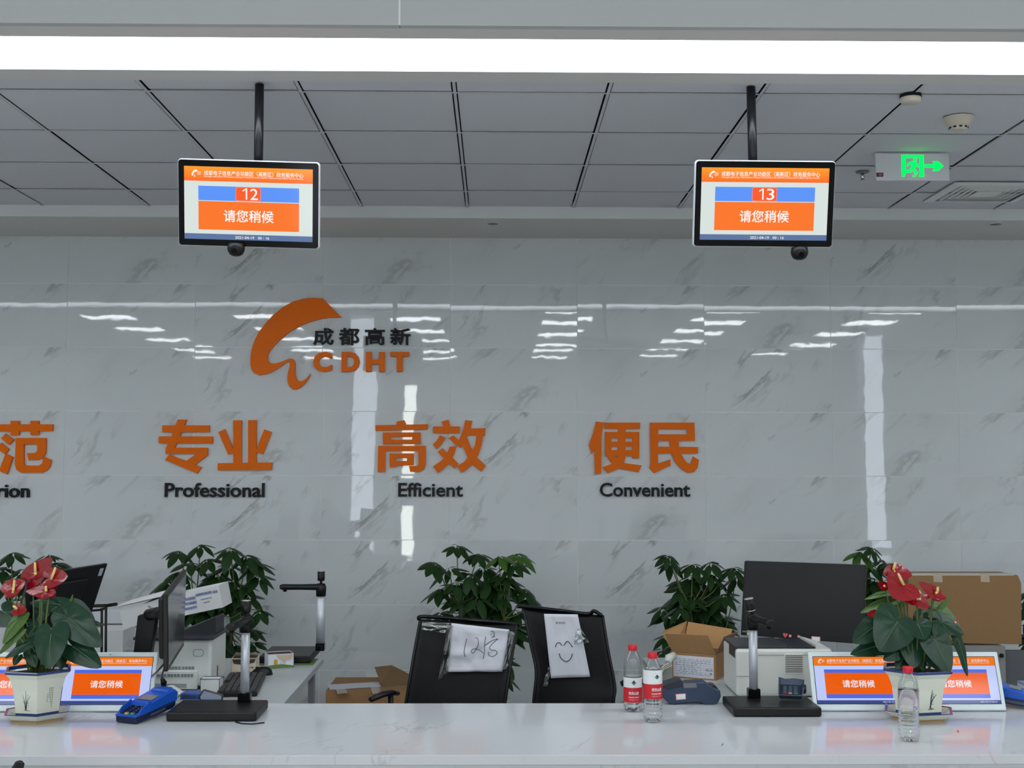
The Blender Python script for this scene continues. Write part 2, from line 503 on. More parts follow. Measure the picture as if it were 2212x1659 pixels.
# downlights in the soffit
for i, (px, py) in enumerate(((1065, 483), (2150, 484))):
    c = PZ(px, py, ZS)
    t = thing('downlight', ['unlit recessed downlight in the soffit above the middle of the wall', 'unlit recessed downlight in the soffit near the air vent'][i], 'ceiling light', (c.x, c.y, ZS))
    g = MB(); g.lathe([(.036, -.004), (.045, -.003), (.045, .004)], c, 28, capb=False, capt=False); g.lathe([(.036, -.004), (.034, .01)], c, 28, capb=False, capt=False)
    g.build('ring', M_trimwhite, t)
    g = MB(); g.lathe([(.001, -.001), (.036, -.001)], c, 28, capb=False, capt=False); g.build('lens', M_darkmetal, t)

# ------------------------------------------------------------------ air vent
vx0, vx1, vy0, vy1 = 2.355, 2.865, 6.36, 6.85
t = thing('air_vent', 'white square four-way air diffuser in the ceiling tiles', 'air vent', ((vx0 + vx1) / 2, (vy0 + vy1) / 2, ZT))
g = MB()
def ring(g, a, w, z0, z1):
    xa, xb, ya, yb = vx0 + a, vx1 - a, vy0 + a, vy1 - a
    outer = [(xa, ya), (xb, ya), (xb, yb), (xa, yb)]
    inn = [(xa + w, ya + w), (xb - w, ya + w), (xb - w, yb - w), (xa + w, yb - w)]
    for i in range(4):
        j = (i + 1) % 4
        o0, o1, i0, i1 = outer[i], outer[j], inn[i], inn[j]
        g.add([(*o0, z0), (*o1, z0), (*i1, z1), (*i0, z1), (*o0, z0 - .0015), (*o1, z0 - .0015), (*i1, z1 - .0015), (*i0, z1 - .0015)],
              [(0, 1, 2, 3), (4, 7, 6, 5), (0, 4, 5, 1), (1, 5, 6, 2), (2, 6, 7, 3), (3, 7, 4, 0)])
ring(g, 0, .045, ZT - .004, ZT - .010)
g.build('frame', M_white, t)
g = MB()
for a in (.066, .098, .130, .160): ring(g, a, .011, ZT - .008, ZT - .010)
g.bx(vx0 + .185, vx1 - .185, vy0 + .185, vy1 - .185, ZT - .014, ZT - .010)
g.build('louvre', M_white, t)
g = MB(); g.bx(vx0 + .03, vx1 - .03, vy0 + .03, vy1 - .03, ZT + .014, ZT + .018); g.build('plenum', M_void, t)

# smoke detector, second detector over a dark hole, sprinkler
c = PZ(2070, 254, ZT)
t = thing('smoke_detector', 'cream domed smoke detector on the ceiling tile with slotted rim', 'smoke detector', c)
g = MB(); g.lathe([(.062, 0), (.058, -.014), (.054, -.016), (.046, -.034), (.04, -.038)], c, 36, capb=False); g.build('body', M_cream, t)
g = MB(); g.lathe([(.039, -.038), (.036, -.052), (.028, -.056)], c, 36, capb=False); g.build('cap', M_cream, t)
g = MB()
for k in range(10):
    a = 2 * pi * k / 10 + .2
    R = Matrix.Rotation(a, 3, 'Z'); g.box(c + R @ Vector((.0375, 0, -.045)), (.004, .012, .006), R=R)
g.build('slots', M_void, t)
c = PZ(1967, 205, ZT)
t = thing('smoke_detector', 'flat white detector over a dark hole at a ceiling grid crossing', 'detector', c)
g = MB(); g.lathe([(.042, 0), (.042, -.012)], c, 32, capt=False); g.build('dark_hole', M_void, t)
g = MB(); g.lathe([(.040, -.012), (.040, -.026), (.034, -.032), (.0, -.033)], c, 32, capb=False, capt=False); g.build('body', M_cream, t)
c = PZ(1863, 371, ZT)
t = thing('sprinkler', 'chrome ceiling sprinkler left of the exit sign', 'sprinkler', c)
g = MB(); g.lathe([(.034, 0), (.03, -.006), (.012, -.008)], c, 28); g.build('rose', mat('rose_grey', (120, 122, 118), .4, .3), t)
g = MB(); g.lathe([(.008, -.006), (.009, -.022), (.006, -.04)], c, 16); g.tube([c + Vector((-.009, 0, -.02)), c + Vector((-.010, 0, -.042))], .0018, 6); g.tube([c + Vector((.009, 0, -.02)), c + Vector((.010, 0, -.042))], .0018, 6); g.build('body', M_chrome, t)
g = MB(); g.lathe([(.015, -.043), (.015, -.046)], c, 20); g.build('deflector', M_silver, t)

# ------------------------------------------------------------------ exit sign
YX = PZ(1970, 330, ZT).y
a, b = P(1891, 330, YX), P(2052, 390, YX)
cx, cz, w, h = (a.x + b.x) / 2, (a.z + b.z) / 2, b.x - a.x, a.z - b.z
t = thing('exit_sign', 'white exit sign with green running figure and arrow under the ceiling', 'exit sign', (cx, YX, cz))
g = MB(); g.bx(cx - w / 2, cx + w / 2, YX, YX + .022, cz - h / 2, cz + h / 2); g.build('housing', mat('sign_white', (205, 206, 210), .35), t, bevel=.005, seg=3)
M_exit = emis('exit_green', (0, 255, 88), 1.0)
M_exit.node_tree.nodes['Principled BSDF'].inputs['Emission Strength'].default_value = 1.6
def XS(x, y): return P(1820 + x / 5.184, 160 + y / 5.184, YX - .0012)
def flat(g, pts, f=XS, d=.001): g.prism([f(*p) for p in pts], (0, d, 0))
g = MB()
flat(g, [(661, 905), (908, 905), (908, 938), (661, 938)]); flat(g, [(661, 936), (706, 936), (706, 1072), (704, 1120), (694, 1147), (664, 1147)])
flat(g, [(862, 936), (908, 936), (914, 1150), (850, 1150), (862, 1128)])
g.build('door_symbol', M_exit, t)
g = MB()
g.prism([XS(810 + 18 * cos(q * pi / 8), 958 + 18 * sin(q * pi / 8)) for q in range(16)], (0, .001, 0))
flat(g, [(750, 982), (800, 976), (830, 985), (836, 1012), (820, 1030), (818, 1052), (790, 1060), (768, 1050), (776, 1010), (756, 1008), (738, 1034), (718, 1028), (728, 1000)])
flat(g, [(826, 988), (848, 1016), (872, 1016), (872, 1040), (840, 1040), (818, 1016)])
flat(g, [(776, 1046), (806, 1052), (846, 1102), (838, 1122), (818, 1118), (790, 1086)])
flat(g, [(768, 1042), (792, 1056), (768, 1100), (712, 1104), (700, 1090), (706, 1074), (748, 1074)])
flat(g, [(780, 1147), (808, 1124), (828, 1128), (822, 1150)])
g.build('running_figure', M_exit, t)
g = MB(); flat(g, [(922, 1010), (1032, 1010), (1006, 975), (1068, 975), (1132, 1028), (1068, 1084), (1006, 1084), (1032, 1046), (922, 1046)]); g.build('arrow', M_exit, t)
g = MB(); flat(g, [(380, 1104), (457, 1104), (457, 1150), (380, 1150)]); o = g.build('label_plate', mat('dark_red', (96, 26, 34), .4), t); o['label'] = 'small dark red plate'
g = MB(); flat(g, [(410, 1114), (440, 1114), (440, 1138), (410, 1138)], lambda x, y: XS(x, y) - Vector((0, .0008, 0))); g.build('led_window', mat('grey_led', (130, 110, 118), .4), o)

# ================================================================== WALL LETTERING
TH = .022
def glyph(name, polys, conv, parent, mt=None, th=TH):
    g = MB()
    for i, pl in enumerate(polys): g.prism([conv(*p) + Vector((0, i * .00025, 0)) for p in pl], (0, th - i * .00025, 0))
    return g.build(name, mt or M_orange, parent, bevel=0.0)
YL = YW - TH - .0008
def rect(x0, y0, x1, y1): return [(x0, y0), (x1, y0), (x1, y1), (x0, y1)]
cA = lambda x, y: P(700 + x / 5.185, 880 + y / 5.185, YL)
cB = lambda x, y: P(780 + x / 2.836, 880 + y / 2.836, YL)
cC = lambda x, y: P(x / 3.568, 880 + y / 3.568, YL)
t = thing('wall_lettering', 'orange two-character word 高效 above Efficient on the marble wall', 'lettering', P(930, 965, YL))
glyph('character', [[(810, 160), (895, 142), (920, 192), (815, 192)], [(573, 200), (1162, 188), (1160, 248), (575, 262)],
    rect(657, 280, 1080, 332), rect(660, 360, 1080, 412), rect(657, 330, 745, 362), [(990, 330), (1080, 330), (1080, 362), (984, 362)],
    [(605, 430), (688, 430), (683, 722), (600, 722)], rect(686, 430, 1140, 490),
    [(1056, 488), (1140, 488), (1138, 640), (1115, 695), (1080, 718), (1030, 725), (965, 722), (950, 655), (1040, 655), (1058, 640)],
    rect(733, 515, 1005, 570), [(733, 600), (1005, 600), (1003, 650), (806, 655), (800, 670), (735, 670)], rect(733, 568, 806, 602), rect(928, 568, 1005, 602)], cA, t)
glyph('character', [[(1315, 158), (1393, 138), (1418, 215), (1335, 215)], [(1222, 213), (1520, 213), (1518, 288), (1220, 290)],
    [(1297, 310), (1362, 340), (1320, 405), (1262, 468), (1218, 412), (1262, 370)], [(1395, 345), (1450, 312), (1565, 420), (1525, 455), (1480, 425)],
    [(1272, 500), (1325, 457), (1505, 630), (1458, 685)], [(1405, 440), (1480, 433), (1460, 520), (1420, 605), (1350, 680), (1275, 735), (1220, 665), (1320, 590), (1375, 520)],
    [(1580, 143), (1660, 150), (1640, 235), (1600, 330), (1540, 430), (1490, 400), (1530, 320), (1560, 240)], [(1630, 235), (1805, 232), (1802, 312), (1610, 314)],
    [(1706, 310), (1780, 308), (1765, 420), (1730, 530), (1660, 640), (1600, 695), (1535, 733), (1490, 655), (1570, 610), (1640, 520), (1690, 420)],
    [(1540, 400), (1605, 340), (1650, 460), (1720, 570), (1812, 655), (1760, 720), (1660, 640), (1600, 545)]], cA, t)
t = thing('wall_lettering', 'orange two-character word 便民 above Convenient on the marble wall', 'lettering', P(1390, 967, YL))
glyph('character', [[(1440, 87), (1487, 92), (1473, 178), (1440, 235), (1415, 285), (1395, 232), (1425, 150)], [(1430, 225), (1473, 176), (1472, 405), (1432, 407)],
    rect(1492, 93, 1710, 131), rect(1495, 150, 1705, 188), rect(1495, 210, 1705, 240), rect(1495, 262, 1705, 298), rect(1495, 186, 1535, 264), rect(1663, 186, 1705, 312), rect(1575, 129, 1620, 300),
    [(1573, 296), (1620, 296), (1612, 340), (1580, 375), (1510, 403), (1480, 365), (1540, 345), (1568, 322)], [(1505, 298), (1550, 298), (1620, 342), (1720, 355), (1700, 397), (1600, 378), (1535, 342)]], cB, t)
glyph('character', [rect(1772, 93, 2042, 133), rect(1772, 165, 2045, 204), rect(1772, 131, 1820, 167), rect(1998, 131, 2044, 167), [(1818, 240), (2065, 243), (2063, 282), (1818, 282)],
    [(1772, 202), (1820, 202), (1820, 345), (1895, 318), (1897, 355), (1795, 403), (1768, 370), (1774, 340)],
    [(1890, 202), (1945, 202), (1950, 260), (1975, 310), (1998, 340), (2018, 345), (2035, 300), (2070, 322), (2062, 370), (2040, 395), (2005, 402), (1960, 375), (1925, 335), (1905, 290)]], cB, t)
t = thing('wall_lettering', 'orange two-character word 专业 above Professional on the marble wall', 'lettering', P(465, 965, YL))
glyph('character', [[(1370, 93), (1438, 95), (1398, 190), (1350, 305), (1340, 318), (1275, 357), (1277, 312), (1318, 225)], rect(1250, 138, 1613, 191), rect(1222, 223, 1638, 277), rect(1275, 310, 1600, 358),
    [(1515, 356), (1600, 356), (1600, 370), (1505, 440), (1435, 412)], [(1303, 362), (1553, 460), (1520, 510), (1270, 405)]], cC, t)
glyph('character', [rect(1797, 100, 1862, 430), rect(1912, 98, 1975, 430), [(1677, 430), (2095, 424), (2093, 482), (1677, 486)], [(1683, 190), (1733, 167), (1800, 330), (1800, 352), (1757, 362)], [(2035, 170), (2093, 190), (2025, 360), (1975, 345), (1975, 325)]], cC, t)
t = thing('wall_lettering', 'orange character 范 cut by the picture edge on the marble wall', 'lettering', P(50, 965, YL))
glyph('character', [[(-75, 130), (405, 130), (403, 182), (-75, 186)], rect(80, 103, 145, 215), rect(233, 103, 298, 213), [(40, 203), (105, 248), (68, 290), (8, 238)], [(8, 272), (68, 322), (38, 362), (-30, 315)], [(40, 357), (97, 383), (52, 515), (-10, 490)],
    rect(118, 235, 353, 285), [(118, 284), (182, 284), (182, 432), (195, 448), (300, 448), (322, 432), (335, 380), (393, 405), (385, 450), (360, 485), (325, 503), (160, 503), (125, 480), (112, 440)],
    [(285, 284), (353, 284), (350, 350), (330, 390), (285, 405), (218, 405), (205, 352), (265, 352), (285, 335)]], cC, t)

def word(body, x0, x1, ytop, ybase, label, offset=.015, mt=None, name='wall_lettering', spacing=None):
    """raised wall word, one child per letter, fitted between pixel bounds"""
    a, b = P(x0, ybase, YL), P(x1, ytop, YL)
    t = thing(name, label, 'lettering', P((x0 + x1) / 2, (ytop + ybase) / 2, YL)) if isinstance(label, str) else label
    # widths come from the whole word laid out once
    vs, _ = text_geo(body, offset); X0_, X1_ = min(v.x for v in vs), max(v.x for v in vs); Y0_, Y1_ = min(v.y for v in vs), max(v.y for v in vs)
    sx = (b.x - a.x) / (X1_ - X0_); sz = (b.z - a.z) / (Y1_ - Y0_)
    for i, ch in enumerate(body):
        pre, _ = text_geo(body[:i + 1], offset); xr = max(v.x for v in pre)
        vs1, fs1 = text_geo(ch, offset)
        cx0, cx1 = min(v.x for v in vs1), max(v.x for v in vs1); cy0, cy1 = min(v.y for v in vs1), max(v.y for v in vs1)
        g = MB()
        w_, h_ = (cx1 - cx0) * sx, (cy1 - cy0) * sz
        text(g, ch, w_, h_, Matrix.Translation((a.x + (xr - X0_) * sx - w_ / 2, YL, a.z + ((cy0 + cy1) / 2 - Y0_) * sz)), TH, offset)
        g.build('letter', mt or M_inkblack, t)
    return t
word('Professional', 355, 571, 1043, 1074, 'black English word Professional on the marble wall')
word('Efficient', 860, 1000, 1043, 1073, 'black English word Efficient on the marble wall')
word('Convenient', 1296, 1491, 1043, 1073, 'black English word Convenient on the marble wall')
word('rion', -8, 63, 1047, 1075, 'black English word ending in rion at the picture edge')
# logo
t = thing('wall_logo', 'orange swoosh logo with black 成都高新 and orange CDHT letters', 'logo', P(715, 743, YL))
cD = lambda x, y: P(500 + x / 5.267, 620 + y / 5.267, YL)
sw = [(1035, 128), (1110, 200), (1190, 285), (1255, 345), (1180, 347), (1100, 350), (1000, 365), (880, 400), (760, 450), (660, 510), (560, 590), (490, 660), (440, 720), (412, 775), (408, 820), (425, 850), (460, 868), (510, 868), (560, 855), (610, 832), (650, 817), (690, 815), (715, 835), (726, 870), (726, 920), (722, 970), (735, 1030), (755, 1065), (785, 1075), (825, 1060), (865, 1025), (900, 985), (880, 1035), (840, 1090), (790, 1140), (740, 1165), (700, 1165), (660, 1135), (638, 1085), (634, 1020), (645, 960), (660, 905), (664, 870), (650, 848), (620, 860), (580, 890), (520, 930), (450, 970), (380, 995), (310, 1002), (260, 982), (230, 945), (214, 890), (214, 800), (230, 700), (260, 610), (310, 510), (380, 420), (470, 320), (580, 230), (700, 165), (820, 132), (920, 122)]
glyph('swoosh', [sw], cD, t)
for ch, x0, x1 in (('成', 927, 1160), ('都', 1218, 1452), ('高', 1515, 1745), ('新', 1803, 2038)):
    a, b = cD(x0, 660), cD(x1, 465); g = MB()
    for k_, (dx_, dz_) in enumerate(((0, 0), (.0016, 0), (-.0016, 0), (0, .0014), (0, -.0014), (.0012, .001), (-.0012, -.001))):      # heavy strokes
        text(g, ch, b.x - a.x - .003, b.z - a.z - .003, Matrix.Translation(((a.x + b.x) / 2 + dx_, YL + k_ * .0003, (a.z + b.z) / 2 + dz_)), TH - k_ * .0003, .008)
    g.build('character', M_inkblack, t)
for ch, x0, x1 in (('C', 927, 1145), ('D', 1250, 1458), ('H', 1527, 1745), ('T', 1805, 2020)):
    a, b = cD(x0, 965), cD(x1, 738); g = MB()
    for k_, (dx_, dz_) in enumerate(((0, 0), (.0038, 0), (-.0038, 0), (.0028, .002), (-.0028, .002), (.0028, -.002), (-.0028, -.002))):
        text(g, ch, b.x - a.x - .0076, b.z - a.z - .004, Matrix.Translation(((a.x + b.x) / 2 + dx_, YL + k_ * .0003, (a.z + b.z) / 2 + dz_)), TH - k_ * .0003, .035)
    g.build('letter', M_orange, t)
# socket low on the wall
a, b = P(792, 1455, YW), P(821, 1469, YW)
t = thing('wall_socket', 'white power socket low on the marble wall above the cardboard', 'socket', ((a.x + b.x) / 2, YW, (a.z + b.z) / 2))
g = MB(); g.bx(a.x, b.x, YW - .012, YW - .001, b.z, a.z); g.build('plate', M_white, t, bevel=.002)
g = MB()
for q in (-.006, .012): g.bx(t.location.x + q - .0025, t.location.x + q + .0025, YW - .0128, YW - .0118, t.location.z - .012, t.location.z - .006)
g.build('holes', M_void, t)

# ================================================================== COUNTER AND DESKS
M_quartz = marble('white_quartz', (200, 202, 205), (150, 150, 152), (205, 205, 206), uv=False, scale=.45, amount=.5, rough=.10, wave=.00003, thin=.3)
M_quartz.node_tree.nodes['Mapping'].inputs['Rotation'].default_value = (0, 0, radians(-62))
M_quartz.node_tree.nodes['Principled BSDF'].inputs['Specular IOR Level'].default_value = .15
t = thing('service_counter', 'long white veined stone service counter across the foreground', 'counter', (0, (YC0 + YC1) / 2, 0))
g = MB(); g.bx(-5.5, 5.5, YC0, YC1, ZC - .03, ZC); g.build('worktop', M_quartz, t, bevel=.003)
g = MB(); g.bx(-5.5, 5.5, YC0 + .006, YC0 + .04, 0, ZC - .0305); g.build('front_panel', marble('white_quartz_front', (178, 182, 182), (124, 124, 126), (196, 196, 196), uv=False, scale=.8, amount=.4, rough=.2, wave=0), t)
g = MB(); g.bx(-5.5, 5.5, YC1 - .16, YC1 - .14, .1, ZC - .0305); g.build('rear_panel', M_deskside, t)

def desk(x0, x1, y0, y1, label):
    t = thing('side_desk', label, 'desk', ((x0 + x1) / 2, (y0 + y1) / 2, 0))
    g = MB(); g.bx(x0, x1, y0, y1, ZC - .025, ZC); g.build('desktop', M_desk, t, bevel=.002)
    g = MB(); g.bx(x1 - .06, x1 - .035, y1 - .06, y1 - .01, 0, ZC - .0255); g.build('leg', M_deskside, t)
    g = MB(); g.bx(x0 + .035, x0 + .06, y1 - .06, y1 - .01, 0, ZC - .0255); g.build('leg', M_deskside, t)
    g = MB(); g.bx(x1 - .08, x1 - .06, y0 + .02, y0 + .5, .08, ZC - .0255); g.build('side_panel', M_deskside, t)
    return t
desk(-3.2, -.772, YC1 + .002, 5.74, 'grey side desk joining the counter behind the left phone terminal')
desk(.665, 2.04, YC1 + .002, 5.75, 'grey side desk joining the counter under the white printer and monitor')
pd = None

# ================================================================== HANGING DISPLAYS
HDR = '成都电子信息产业功能区（高新区）政务服务中心'
ENG = 'Chengdu Electronic Information Industry Functional Area (CDHT) Government Affairs Service Center'
def colmat(n, c, s=1.0): return emis(n, c, s)
def mini_logo(g, cx, cz, h, y, M):
    pts = [((x - 214) / 1040.0, (1165 - yy) / 1040.0) for x, yy in sw]
    g.add([(cx + p[0] * h * .85, y, cz - h / 2 + p[1] * h) for p in pts], [list(range(len(pts)))], False, M)
    text(g, 'CDHT', h * .55, h * .28, M, cx=cx + h * 1.0, cz=cz - h * .05, y=y)
    text(g, '成都高新', h * .55, h * .16, M, cx=cx + h * 1.0, cz=cz + h * .20, y=y)
def pane(g, x0, x1, z0, z1, y, M): g.add([(x0, y, z0), (x1, y, z0), (x1, y, z1), (x0, y, z1)], [(0, 1, 2, 3)], False, M)

def hanging(cpx, cpy, roll, tilt, num, polepx, campx, campy, label, yaw=0):
    Yd = 4.70
    C = P(cpx, cpy, Yd)
    M = Matrix.Translation(C) @ Matrix.Rotation(yaw, 4, 'Z') @ Matrix.Rotation(roll, 4, 'Y') @ Matrix.Rotation(tilt, 4, 'X')
    t = thing('hanging_display', label, 'display', (C.x, C.y + .03, ZT))
    W, Hh = .534, .327
    g = MB(M); g.bx(-W / 2, W / 2, 0, .032, -Hh / 2, Hh / 2); g.build('housing', mat('silver_rim', (222, 224, 228), .3, .3), t, bevel=.014, seg=5)
    g = MB(M); n = 8; rr = .011; pts = []
    w2, h2 = W / 2 - .0045, Hh / 2 - .0045
    for (sx, sz, a0) in ((1, 1, 0), (-1, 1, pi / 2), (-1, -1, pi), (1, -1, 3 * pi / 2)):
        for k in range(n + 1):
            an = a0 + pi / 2 * k / n
            pts.append((sx * (w2 - rr) + rr * cos(an), -.0012, sz * (h2 - rr) + rr * sin(an)))
    g.prism(pts, (0, .003, 0)); g.build('bezel', M_blackgl, t)
    s = MB(M); SW, SH = .482, .271; y = -.0018
    pane(s, -SW / 2, SW / 2, -SH / 2, SH / 2, y, None)
    scr = s.build('screen', colmat('screen_pale', (216, 226, 222)), t)
    y -= .0005
    g = MB(M); pane(g, -SW / 2, SW / 2, SH / 2 - .054, SH / 2, y, None)
    hb = g.build('header_bar', None or screen_grad(), scr)
    ul = hb.data.uv_layers.new(name='UVMap')
    for li, lp in enumerate(hb.data.loops): ul.data[li].uv = (0, 1) if lp.vertex_index >= 2 else (0, 0)
    g = MB(M); pane(g, -.188, .190, .010, .0636, y, None); g.build('blue_bar', colmat('screen_blue', (92, 148, 248)), scr)
    g = MB(M); pane(g, -.188, .190, -.099, .0073, y, None); g.build('message_panel', colmat('screen_orange', (252, 118, 38)), scr)
    g = MB(M); pane(g, -SW / 2, SW / 2, -SH / 2, -SH / 2 + .021, y, None); g.build('status_bar', colmat('screen_slate', (92, 116, 160)), scr)
    g = MB(M); k = []; w2, h2, rr = .047, .0262, .008
    cz = .0368
    for (sx, sz, a0) in ((1, 1, 0), (-1, 1, pi / 2), (-1, -1, pi), (1, -1, 3 * pi / 2)):
        for q in range(5):
            an = a0 + pi / 2 * q / 4
            k.append((-.001 + sx * (w2 - rr) + rr * cos(an), cz + sz * (h2 - rr) + rr * sin(an)))
    g.add([(a, y - .0004, b) for a, b in k], [list(range(len(k)))]); g.build('badge_border', colmat('screen_pink', (255, 150, 130)), scr)
    g = MB(M); g.add([(-.001 + (a + .001) * .965, y - .0007, cz + (b - cz) * .94) for a, b in k], [list(range(len(k)))]); g.build('number_badge', colmat('screen_deep_orange', (252, 92, 40)), scr)
    MW = colmat('screen_white', (248, 246, 244))
    g = MB(M); g.add([(-.010, y - .0012, cz - .0205), (-.0045, y - .0012, cz - .0205), (-.0045, y - .0012, cz + .0215), (-.0095, y - .0012, cz + .0215), (-.022, y - .0012, cz + .014), (-.022, y - .0012, cz + .009), (-.010, y - .0012, cz + .0155)], [(0, 1, 2, 3, 6), (3, 4, 5, 6)])
    text(g, num[1], .029, .042, cx=.0215, cz=cz, y=y - .0012, offset=.006); g.build('number', MW, scr)
    g = MB(M); text(g, '请您稍候', .188, .046, cx=.001, cz=-.046, y=y - .0006, offset=.012); g.build('message', MW, scr)
    g = MB(M); text(g, HDR, .372, .0185, cx=.020, cz=.112, y=y - .0006, offset=.008); text(g, ENG, .372, .0062, cx=.020, cz=.0985, y=y - .0006, offset=.01)
    mini_logo(g, -.212, .109, .027, y - .0006, None); g.build('header_text', MW, scr)
    g = MB(M); text(g, '2021-04-19   00 : 16', .128, .010, cx=.014, cz=-.1260, y=y - .0006, offset=.006); g.build('clock_text', MW, scr)
    # mount and pole
    pt = P(polepx, 180, YS2 - .03); pt.z = ZT
    pb = Vector((pt.x + (.006 if polepx > 1000 else 0), Yd + .055, C.z + .10)); pt.y = pb.y
    g = MB(); g.tube([pt, pb], .0175, 20); g.build('pole', mat('black_pole', (26, 27, 31), .28, .3), t)
    g = MB(M); g.bx(-.06, .06, .032, .060, -.06, .06); g.build('bracket', M_darkmetal, t)
    cc = P(campx, campy, Yd + .02)
    g = MB(); g.tube([cc + Vector((0, 0, .028)), cc + Vector((0, 0, .012)), cc + Vector((0, 0, 0)), cc + Vector((0, 0, -.012)), cc + Vector((0, 0, -.018))], [.030, .033, .031, .024, .012], 24)
    cm = g.build('camera', M_black, t)
    g = MB(); g.tube([cc + Vector((0, -.020, -.002)), cc + Vector((0, -.034, -.004))], .010, 20); g.build('lens', M_blackgl, cm)
    return t
def screen_grad():
    if 'screen_header' in MATS: return MATS['screen_header']
    mt = mat('screen_header', (2, 2, 2), .08, emit=1, ec=(255, 140, 40), spec=.15)
    nt = mt.node_tree; tc = nt.nodes.new('ShaderNodeTexCoord'); sp = nt.nodes.new('ShaderNodeSeparateXYZ'); mx = nt.nodes.new('ShaderNodeMix'); mx.data_type = 'RGBA'
    nt.links.new(tc.outputs['UV'], sp.inputs[0]); nt.links.new(sp.outputs[1], mx.inputs[0])
    mx.inputs[6].default_value = lin((252, 108, 34)); mx.inputs[7].default_value = lin((255, 158, 44)); nt.links.new(mx.outputs[2], nt.nodes['Principled BSDF'].inputs['Emission Color'])
    return mt
hanging(537, 441, radians(1.45), radians(12), '12', 552, 510, 543, 'hanging queue display showing number 12 above the logo')
hanging(1651, 441, radians(.25), radians(12), '13', 1631, 1727, 551, 'hanging queue display showing number 13 beside the exit sign')

# ================================================================== COUNTER DISPLAYS
def tablet(cpx, label, first=False):
    Yb = 4.506
    B = P(cpx, 1531, Yb); B.z = ZC + .0045
    M = Matrix.Translation(B) @ Matrix.Rotation(radians(-21), 4, 'X')
    t = thing('counter_display', label, 'display', B, None)
    W, Hh = .340, .209
    g = MB(M); g.bx(-W / 2, W / 2, 0, .012, 0, Hh); g.build('housing', mat('pale_blue_white', (214, 226, 228), .3), t, bevel=.005, seg=3)
    sw_, sz0, sz1 = .3065, .024, .190; y = -.0010
    g = MB(M); pane(g, -sw_ / 2 - .002, sw_ / 2 + .002, sz0 - .002, sz1 + .002, y + .0004, None); g.build('bezel', M_blackgl, t)
    g = MB(M); pane(g, -sw_ / 2, sw_ / 2, sz0, sz1, y, None); scr = g.build('screen', colmat('tablet_lavender', (192, 204, 250), .95), t)
    y -= .0004
    g = MB(M); pane(g, -sw_ / 2, sw_ / 2, sz1 - .032, sz1, y, None); g.build('header_bar', colmat('tablet_header', (240, 120, 24), .95), scr)
    g = MB(M); pane(g, -.119, .119, .043, .145, y, None); g.build('blue_bar', colmat('tablet_blue', (78, 110, 226), .95), scr)
    g = MB(M); pane(g, -.119, .119, .057, .133, y - .0003, None); g.build('message_panel', colmat('tablet_orange', (240, 96, 14), .95), scr)
    g = MB(M); pane(g, -sw_ / 2, sw_ / 2, sz0, sz0 + .012, y, None); g.build('status_bar', colmat('tablet_slate', (62, 78, 142), .9), scr)
    MW = colmat('tablet_white', (240, 238, 244), .95)
    g = MB(M); text(g, '请您稍候', .116, .027, cx=0, cz=.094, y=y - .0008, offset=.014); g.build('message', MW, scr)
    g = MB(M); text(g, HDR, .240, .0115, cx=.014, cz=.1765, y=y - .0006); text(g, ENG, .240, .004, cx=.014, cz=.1675, y=y - .0006)
    mini_logo(g, -.137, .174, .018, y - .0006, None); g.build('header_text', MW, scr)
    g = MB(M); text(g, '2021-04-19 00:16', .060, .0045, cx=.11, cz=sz0 + .006, y=y - .0006); g.build('clock_text', MW, scr)
    g = MB(M); g.cyl((0, -.0012, .200), (0, .001, .200), .0018, n=12); g.build('camera', M_black, t)
    g = MB(); g.prism([B + Vector((-.05, .03, .012)), B + Vector((-.05, .15, -.004)), B + Vector((-.05, .085, .15))], (.10, 0, 0)); g.build('stand', M_white, t)
    return t
tablet(223, 'white counter display on the right of the left flower pot')
tablet(8, 'white counter display cut by the picture edge behind the left flower pot')
tablet(1861, 'white counter display between document scanner and right flower pot')
tablet(2072, 'rightmost white counter display partly behind the right flower pot')

